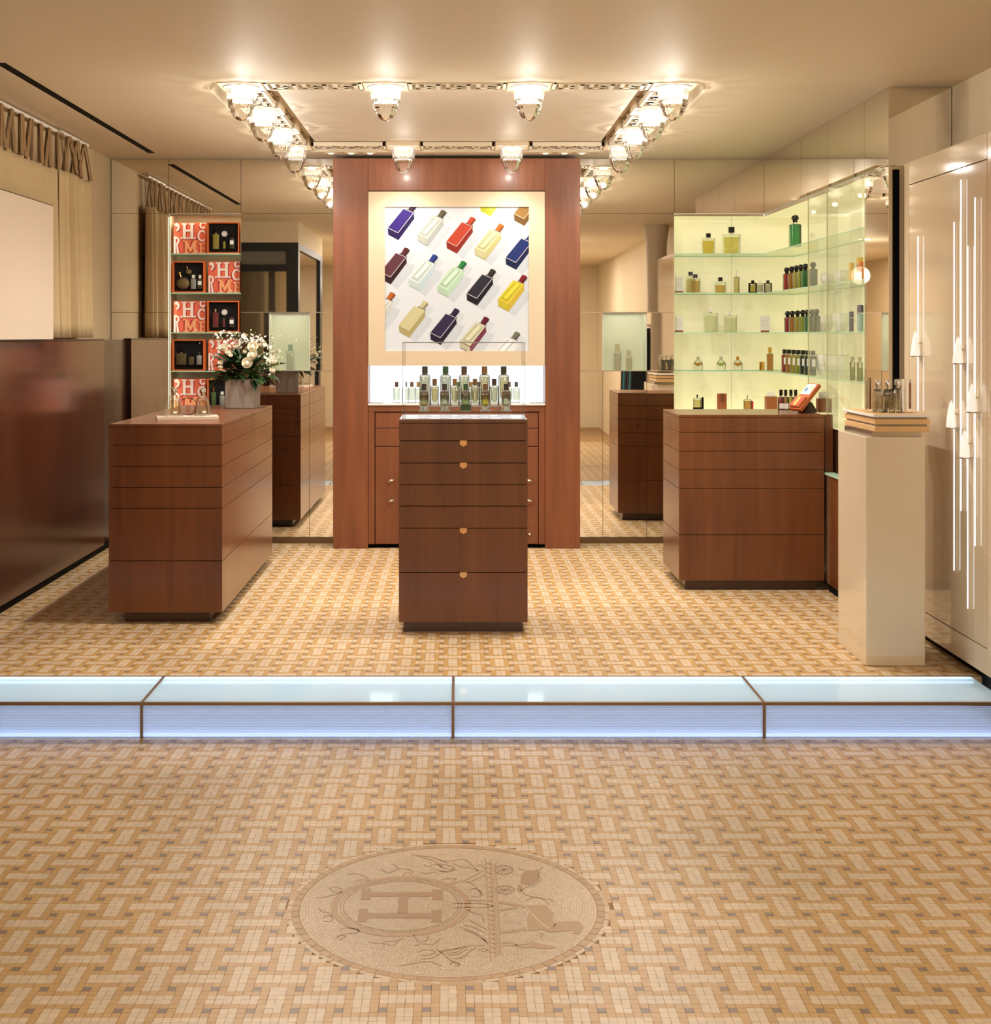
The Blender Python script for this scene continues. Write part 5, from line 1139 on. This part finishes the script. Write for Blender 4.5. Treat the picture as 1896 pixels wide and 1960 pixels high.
# ------------------------------------------------------------------ flower arrangement
VX, VY, VZ = -1.452, 8.93, ZC - 0.4920
vs_ = empty('flower_arrangement', (VX, VY, VZ), 'white roses and dark leaves in a square grey vase on the long counter', 'flower vase')
vs_.rotation_euler = (0, 0, R(-6))
MB().loft([(0, .092, .10, .006), (.004, .094, .102, .006), (.192, .097, .105, .006), (.196, .094, .102, .006), (.196, .088, .096, .005), (.17, .086, .094, .005)], 2).build('vase', pmat('grey_stone', (150, 138, 126), 0.3, coat=0.3, noise=0.05, nscale=12), vs_)
M_LF = [pmat('leaf%d' % i, c, 0.45) for i, c in enumerate(((34, 58, 22), (48, 76, 30), (24, 44, 20), (76, 98, 46)))]
def leaf_mesh(i, L, W):
    n = 6; v = []; 
    for q in range(n + 1):
        s = q / n; w = W * math.sin(math.pi * min(1, s ** 0.75)) * (1 - 0.15 * s); z = -0.22 * L * s * s
        v += [(s * L, -w, z + w * 0.25), (s * L, 0, z), (s * L, w, z + w * 0.25)]
    f = []
    for q in range(n):
        b = 3 * q; f += [(b, b + 3, b + 4, b + 1), (b + 1, b + 4, b + 5, b + 2)]
    return MB().add(v, f).mesh('leaf', M_LF[i], True)
leaf_me = [leaf_mesh(i % 4, L, W) for i, (L, W) in enumerate(((.11, .022), (.09, .018), (.13, .024), (.07, .020), (.10, .014), (.08, .026)))]
rnd = random.Random(5)
top = Vector((0, 0, .215))
for i in range(260):
    a = rnd.uniform(0, 2 * math.pi); el = rnd.uniform(-0.35, 1.35); d = rnd.uniform(.03, .15)
    dr = Vector((math.cos(a) * math.cos(el), math.sin(a) * math.cos(el) * .8, math.sin(el)))
    p = top + Vector((dr.x * d * 1.25, dr.y * d * 1.1, max(dr.z, -.25) * d * 0.95 + .01))
    inst('leaf', leaf_me[rnd.randrange(6) if el < 0.7 else rnd.choice((1, 3, 4))], vs_, p, (rnd.uniform(-.6, .6), -el * 0.8 + rnd.uniform(-.3, .3), a + rnd.uniform(-.4, .4)))
M_ROSE = pmat('rose_white', (244, 232, 208), 0.6); M_BLOS = pmat('blossom_white', (250, 246, 236), 0.6); M_BUD = pmat('bud_green', (196, 204, 130), 0.6); M_BER = pmat('berry', (150, 96, 70), 0.5)
rose = MB().sphere((0, 0, .55), .5, 10, 6, (1, 1, 1))
for ring_, (nr, rr_, hh, tilt) in enumerate(((4, .42, .95, .25), (5, .62, .85, .5), (6, .82, .66, .85))):
    for q in range(nr):
        a = 2 * math.pi * (q + .5 * ring_) / nr; v = []; f = []
        for s in range(4):
            for t_ in range(5):
                b = a + (t_ - 2) * .36 * (1.25 if s == 2 else 1); r_ = rr_ * (0.45 + .55 * math.sin(math.pi * min(.62, s / 4.6))) + tilt * .12 * s; v.append((r_ * math.cos(b), r_ * math.sin(b), hh * s / 3 + .12 - .04 * abs(t_ - 2) * (s == 3)))
        for s in range(3):
            for t_ in range(4): k_ = s * 5 + t_; f.append((k_, k_ + 1, k_ + 6, k_ + 5))
        rose.add(v, f)
rose_me = rose.mesh('rose', M_ROSE, True)
bl = MB().sphere((0, 0, .1), .22, 6, 4, mi=1)
for q in range(5):
    a = 2 * math.pi * q / 5; bl.add([(.1 * math.cos(a), .1 * math.sin(a), .05), (.7 * math.cos(a - .45), .7 * math.sin(a - .45), .2), (1.0 * math.cos(a), 1.0 * math.sin(a), .3), (.7 * math.cos(a + .45), .7 * math.sin(a + .45), .2)], [(0, 1, 2, 3)])
bl_me = bl.mesh('blossom', [M_BLOS, M_BUD])
def vp(px, py, dy):
    y = VY - dy; p = Vector((X(px, y) - VX, -dy, Hz(py, y) - VZ)); return Matrix.Rotation(R(6), 3, 'Z') @ p
for cx_, cy_, rp, dy in ((1060, 520, 110, .13), (1075, 690, 115, .16), (945, 845, 110, .17), (425, 520, 80, .10), (500, 625, 65, .13), (590, 690, 45, .15), (1480, 820, 75, .10), (1250, 430, 70, .06), (860, 265, 55, .05), (1160, 500, 70, .10), (370, 850, 65, .12), (1455, 1010, 60, .11), (350, 930, 45, .13), (880, 590, 40, .15), (720, 480, 50, .12)):
    p = vp(390 + cx_ / 11.15, 620 + cy_ / 11.15, dy); s = rp / 11.15 * 8.85 / F
    o = inst('rose', rose_me, vs_, p, (R(62) + rnd.uniform(-.4, .4), rnd.uniform(-.5, .5), rnd.uniform(-.6, .6)), (s, s, s))
bud_me = MB().sphere((0, 0, .5), .5, 7, 5, (.8, .8, 1)).mesh('bud', M_BUD, True); ber_me = MB().sphere((0, 0, 0), .5, 6, 4).mesh('berry', M_BER, True)
for i in range(120):
    if i < 40: cx_, cy_ = rnd.gauss(1380, 120), rnd.gauss(720, 170)
    else: cx_, cy_ = rnd.gauss(820, 300), rnd.gauss(330, 90)
    p = vp(390 + cx_ / 11.15, 620 + cy_ / 11.15, rnd.uniform(.04, .15)); s = rnd.uniform(.007, .014)
    inst('blossom', bl_me, vs_, p, (R(60) + rnd.uniform(-.8, .8), rnd.uniform(-.6, .6), rnd.uniform(-1, 1)), (s, s, s))
for i in range(60):
    cx_, cy_ = (rnd.gauss(650, 260), rnd.gauss(380, 110)) if i % 2 else (rnd.gauss(1430, 110), rnd.gauss(770, 150))
    p = vp(390 + cx_ / 11.15, 620 + cy_ / 11.15, rnd.uniform(.05, .14)); s = rnd.uniform(.007, .012)
    inst('bud' if i % 3 else 'berry', bud_me if i % 3 else ber_me, vs_, p, (rnd.uniform(-.8, .8), rnd.uniform(-.8, .8), 0), (s, s, s))
for px_, py_ in ((535, 672), (540, 686), (534, 698), (538, 710), (400, 703), (520, 642), (480, 634), (452, 640), (425, 650), (415, 668)):
    a = vp(472, 715, .06); b = vp(px_, py_, .08)
    MB().tube([a, (a + b) / 2 + Vector((0, 0, .03)), b], [.0025, .002, .0012], 5).build('stem', M_LF[3], vs_)
    inst('bud', bud_me, vs_, b, (0, 0, 0), (.011, .011, .014))

# ------------------------------------------------------------------ stirrup bottle displays
def arch(w, h, n=14):
    """pointed arch outline from foot to foot"""
    P = []
    for i in range(n + 1):
        s = i / n; x = -w / 2 * (1 - s ** 2.2); P.append((x, h * math.sin(s * math.pi / 2)))
    return P + [(-x, z) for x, z in P[-2::-1]]
def arch_bottle(label, loc, rz, w, h, group, d=.034):
    root = empty('stirrup_bottle', loc, label, 'bottle', group, rz=rz)
    A = arch(w, h); B = [(x * .66, max(.012, .012 + z * .68)) for x, z in arch(w, h)]; n = len(A); mb = MB()
    vs = [(x, -d / 2, z) for x, z in A] + [(x, -d / 2, z) for x, z in B] + [(x, d / 2, z) for x, z in A] + [(x, d / 2, z) for x, z in B]; f = []
    for i in range(n - 1):
        f += [(i, n + i, n + i + 1, i + 1), (2 * n + i, 2 * n + i + 1, 3 * n + i + 1, 3 * n + i), (i, i + 1, 2 * n + i + 1, 2 * n + i), (n + i, 3 * n + i, 3 * n + i + 1, n + i + 1)]
    f += [(0, n - 1, 2 * n - 1, n), (2 * n, 3 * n, 4 * n - 1, 3 * n - 1), (0, 2 * n, 3 * n - 1, n - 1), (n, 2 * n - 1, 4 * n - 1, 3 * n)]
    mb.add(vs, f).build('glass_body', M_STIR, root, smooth=True)
    Bq = [(x * .94, z * .97 + .001) for x, z in B]
    MB().prism([(x, z) for x, z in Bq], -d * .28, d * .28, 'y').build('liquid', liquid('stirrup', (232, 218, 176), .16), root)
    MB().lathe([(.009, h - .004), (.009, h + .012), (.016, h + .014), (.017, h + .034), (.012, h + .042), (0, h + .044)], 14).build('stopper', M_CHROME, root, smooth=True)
    MB().box(-.006, .016, -d / 2 - .0012, -d / 2 - .0004, .016, .028).build('paper_label', M_PAPER, root)
ZL = ZC - 0.4920
sl = empty('slab_display', (-1.565, 7.70, ZL), 'pale slab with clear acrylic block on the long counter', 'display base', rz=R(14))
MB().box(-.185, .165, -.085, .10, 0, .020).build('slab', pmat('pale_slab', (228, 204, 182), 0.35), sl, bevel=.001)
MB().box(-.170, -.140, .045, .075, .0205, .185).build('acrylic_block', M_RGLASS, sl); MB().box(-.139, .12, .060, .066, .0205, .19).build('acrylic_back', M_ACRYL, sl)
for q, x in enumerate((.02, .075, .135)): MB().box(x - .013, x + .013, -.045, -.02, .0205, .042).build('glass_cube', M_RGLASS, sl)
ring_ = MB(); rp_ = [(-.005 + .052 * math.cos(2 * math.pi * i / 24), .03, .0735 + .05 * math.sin(2 * math.pi * i / 24)) for i in range(25)]; ring_.tube(rp_, .0022, 6).build('ring', M_BLKG, sl, smooth=True)
def lp(x, y, base, rz): c, s = math.cos(rz), math.sin(rz); return (base.location.x + x * c - y * s, base.location.y + x * s + y * c)
a_ = lp(-.085, -.005, sl, R(14)); arch_bottle('stirrup-shaped clear bottle beside the acrylic block on the long counter', (a_[0], a_[1], ZL + .0205), R(14), .108, .125, 'stirrup bottles on the long counter')
a_ = lp(.080, .022, sl, R(14)); arch_bottle('smaller stirrup-shaped clear bottle nearer the vase on the long counter', (a_[0], a_[1], ZL + .0205), R(20), .084, .118, 'stirrup bottles on the long counter')
ZP = ZC - 0.3833
pb = empty('acrylic_stand', (2.15, 6.6, ZP), 'clear acrylic blocks on the cream pedestal', 'acrylic stand')
for x0, x1, y0, y1, z1 in ((2.055, 2.068, 6.62, 6.66, .168), (2.215, 2.245, 6.55, 6.60, .165)): MB().box(x0, x1, y0, y1, ZP, ZP + z1).build('block', M_RGLASS, pb, world=True)
MB().box(2.069, 2.214, 6.635, 6.641, ZP, ZP + .165).build('back_pane', M_ACRYL, pb, world=True)
for x, y in ((2.09, 6.52), (2.13, 6.50), (2.17, 6.51)): MB().box(x - .014, x + .014, y - .012, y + .012, ZP, ZP + .022).build('glass_cube', M_RGLASS, pb, world=True)
for (x, y, rz, w, h), nm in zip(((2.092, 6.585, 58, .088, .115), (2.140, 6.575, 48, .088, .115), (2.190, 6.58, 62, .088, .12)), ('with gold stopper side, beside the narrow block', 'in the middle of the trio', 'beside the wide block')):
    arch_bottle('stirrup bottle on the pedestal seen edgewise, ' + nm.replace('with gold stopper side, ', ''), (x, y, ZP + .0005), R(rz), w, h, 'stirrup bottles on the pedestal', .03)

# ------------------------------------------------------------------ front shop seen in the mirrors, plus added fill lamps
wf = struct('wall_front', MB().box(-2.76, 2.79, -5.1, -5.0, -.02, CEIL), M_WALL, 'cream wall at the far front of the shop')
ve = empty('glass_vestibule', (-2.27, 3.4, 0), 'dark-framed glass entrance vestibule mirrored behind the flowers', 'vestibule')
vx0, vx1, vy0, vy1, vz = -2.655, -1.90, 2.05, 4.70, 2.85
MB().box(vx0, vx1, vy0, vy1, vz, CEIL - .001).build('header', M_WALL, ve, world=True)
for a in ((vx1 - .14, vx1, vy1 - .14, vy1, 0, vz), (vx0, vx0 + .06, vy1 - .06, vy1, 0, vz), (vx1 - .12, vx1, vy0, vy0 + .25, 0, vz), (vx0, vx1 - .141, vy1 - .06, vy1, vz - .10, vz), (vx0 + .061, vx1 - .141, vy1 - .06, vy1, vz - .34, vz - .26), (vx1 - .06, vx1, vy0 + .251, vy1 - .141, vz - .08, vz)):
    MB().box(*a).build('post' if a[4] == 0 else 'beam', M_DARK, ve, world=True)
MB().box(vx0 + .061, vx1 - .141, vy1 - .04, vy1 - .03, vz - .26, vz - .10).build('transom', pmat('grey_transom', (120, 116, 108), .4), ve, world=True)
vg = thin_glass('vestibule_glass', (210, 206, 196), 1.6, .05, (150, 140, 120))
MB().box(vx0 + .061, vx1 - .141, vy1 - .035, vy1 - .027, .02, vz - .341).build('door_pane', vg, ve, world=True); MB().box(vx1 - .035, vx1 - .027, vy0 + .251, vy1 - .141, .02, vz - .081).build('side_pane', vg, ve, world=True)
MB().sphere((vx1 - .17, vy1 + .02, 1.62), .022, 10, 6).build('door_knob', M_BLACK, ve, smooth=True, world=True)
curtain('linen tab curtain by the entrance, seen only in the mirror', -1.5, 1.9, 7, .03, 9, x0=-2.58, zb=.06)
col_ = empty('round_column', (2.44, 4.08, 0), 'slim cream column mirrored beside the lime niche', 'column')
MB().lathe([(.15, 0), (.13, .05), (.12, .3), (.11, 2.2), (.13, 2.9), (.16, CEIL - .002)], 24).build('shaft', M_CREAM, col_, smooth=True)
rk = empty('clothes_rail', (2.45, 2.62, 0), 'steel clothes rail mirrored beside the frosted box', 'clothes rail')
MB().tube([(2.45, 2.0, 1.85), (2.45, 3.25, 1.85)], .012).build('rail', M_STEEL, rk, world=True)
for y in (2.0, 3.25): MB().tube([(2.45, y, 0), (2.45, y, 1.862)], .012).build('upright', M_STEEL, rk, world=True)
for i, (y, c, nm) in enumerate(((2.15, (34, 34, 38), 'charcoal coat nearest the front shop'), (2.38, (40, 130, 140), 'teal jacket between two dark coats'), (2.6, (30, 28, 30), 'black coat mid rail'), (2.82, (46, 44, 46), 'slate coat beside the black one'), (3.02, (52, 150, 160), 'brighter teal jacket nearest the mirror'), (3.15, (22, 30, 32), 'dark green coat at the rail end'))):
    root = empty('garment', (2.45, y, 1.84), nm + ' on the clothes rail', 'garment', 'garments on the rail')
    MB().loft([(-1.0 + .1 * (i % 3), .20, .05, .03), (-.6, .19, .045, .03), (-.16, .21, .035, .03), (-.09, .16, .025, .02), (-.03, .05, .02, .02)], 4).build('cloth', pmat('garment%d' % i, c, .8), root, smooth=True)
    MB().tube([(0, 0, -.03), (0, 0, .0), (.008, 0, .02), (0, 0, .028)], .003, 6).build('hook', M_STEEL, root)
for i, (x, y) in enumerate(((-.95, 3.4), (.95, 3.4), (-.95, 1.9), (.95, 1.9), (-1.0, 0), (1.0, 0), (-1.6, -1.8), (1.6, -1.8), (0, -3.4))):  # fill downlights added behind the camera to brighten the front shop
    root = empty('fill_downlight', (x, y, CEIL), 'added round fill downlight of the front shop, ' + ('left one nearest the step', 'right one nearest the step', 'left one behind the nearest pair', 'right one behind the nearest pair', 'left one above the entrance', 'right one above the entrance', 'left one far from the step', 'right one far from the step', 'single one by the front wall')[i], 'downlight', 'added front shop fill downlights')
    MB().lathe([(.10, 0), (.10, -.006), (.075, -.004), (.075, 0)], 24).build('trim', M_PLATE, root, smooth=True); MB().lathe([(.075, -.002), (0, -.002)], 24).build('lens', emit('shop_fill_lens', (255, 232, 196), 8), root)
    ld = bpy.data.lights.new('shop_fill_light', 'AREA'); ld.shape = 'DISK'; ld.size = .14; ld.energy = SHOP_FILL_W * (6.0 if y < 1 else 1); ld.color = LAMP_COL
    lo = bpy.data.objects.new('shop_fill_light', ld); COL.objects.link(lo); lo.parent = root; lo.location = (0, 0, -.01)

for i, (x, y) in enumerate(((-.95, 1.7), (.95, 1.7), (-.95, -.6), (.95, -.6))):  # fill globes added behind the camera to brighten ceiling and front faces
    root = empty('fill_globe', (x, y, CEIL), 'added opal fill globe of the front shop, ' + ('left of the nearer pair', 'right of the nearer pair', 'left of the farther pair', 'right of the farther pair')[i], 'fill lamp', 'added front shop fill globes')
    MB().tube([(0, 0, 0), (0, 0, -.38)], .006, 8).build('stem', M_STEEL, root); MB().sphere((0, 0, -.50), .12, 20, 12).build('globe', thin_glass('opal_glass', (255, 252, 245), .4, .12, (255, 250, 240)), root, smooth=True)
    ld = bpy.data.lights.new('fill_globe_light', 'POINT'); ld.energy = GLOBE_FILL_W; ld.color = LAMP_COL; ld.shadow_soft_size = .06
    lo = bpy.data.objects.new('fill_globe_light', ld); COL.objects.link(lo); lo.parent = root; lo.location = (0, 0, -.50)
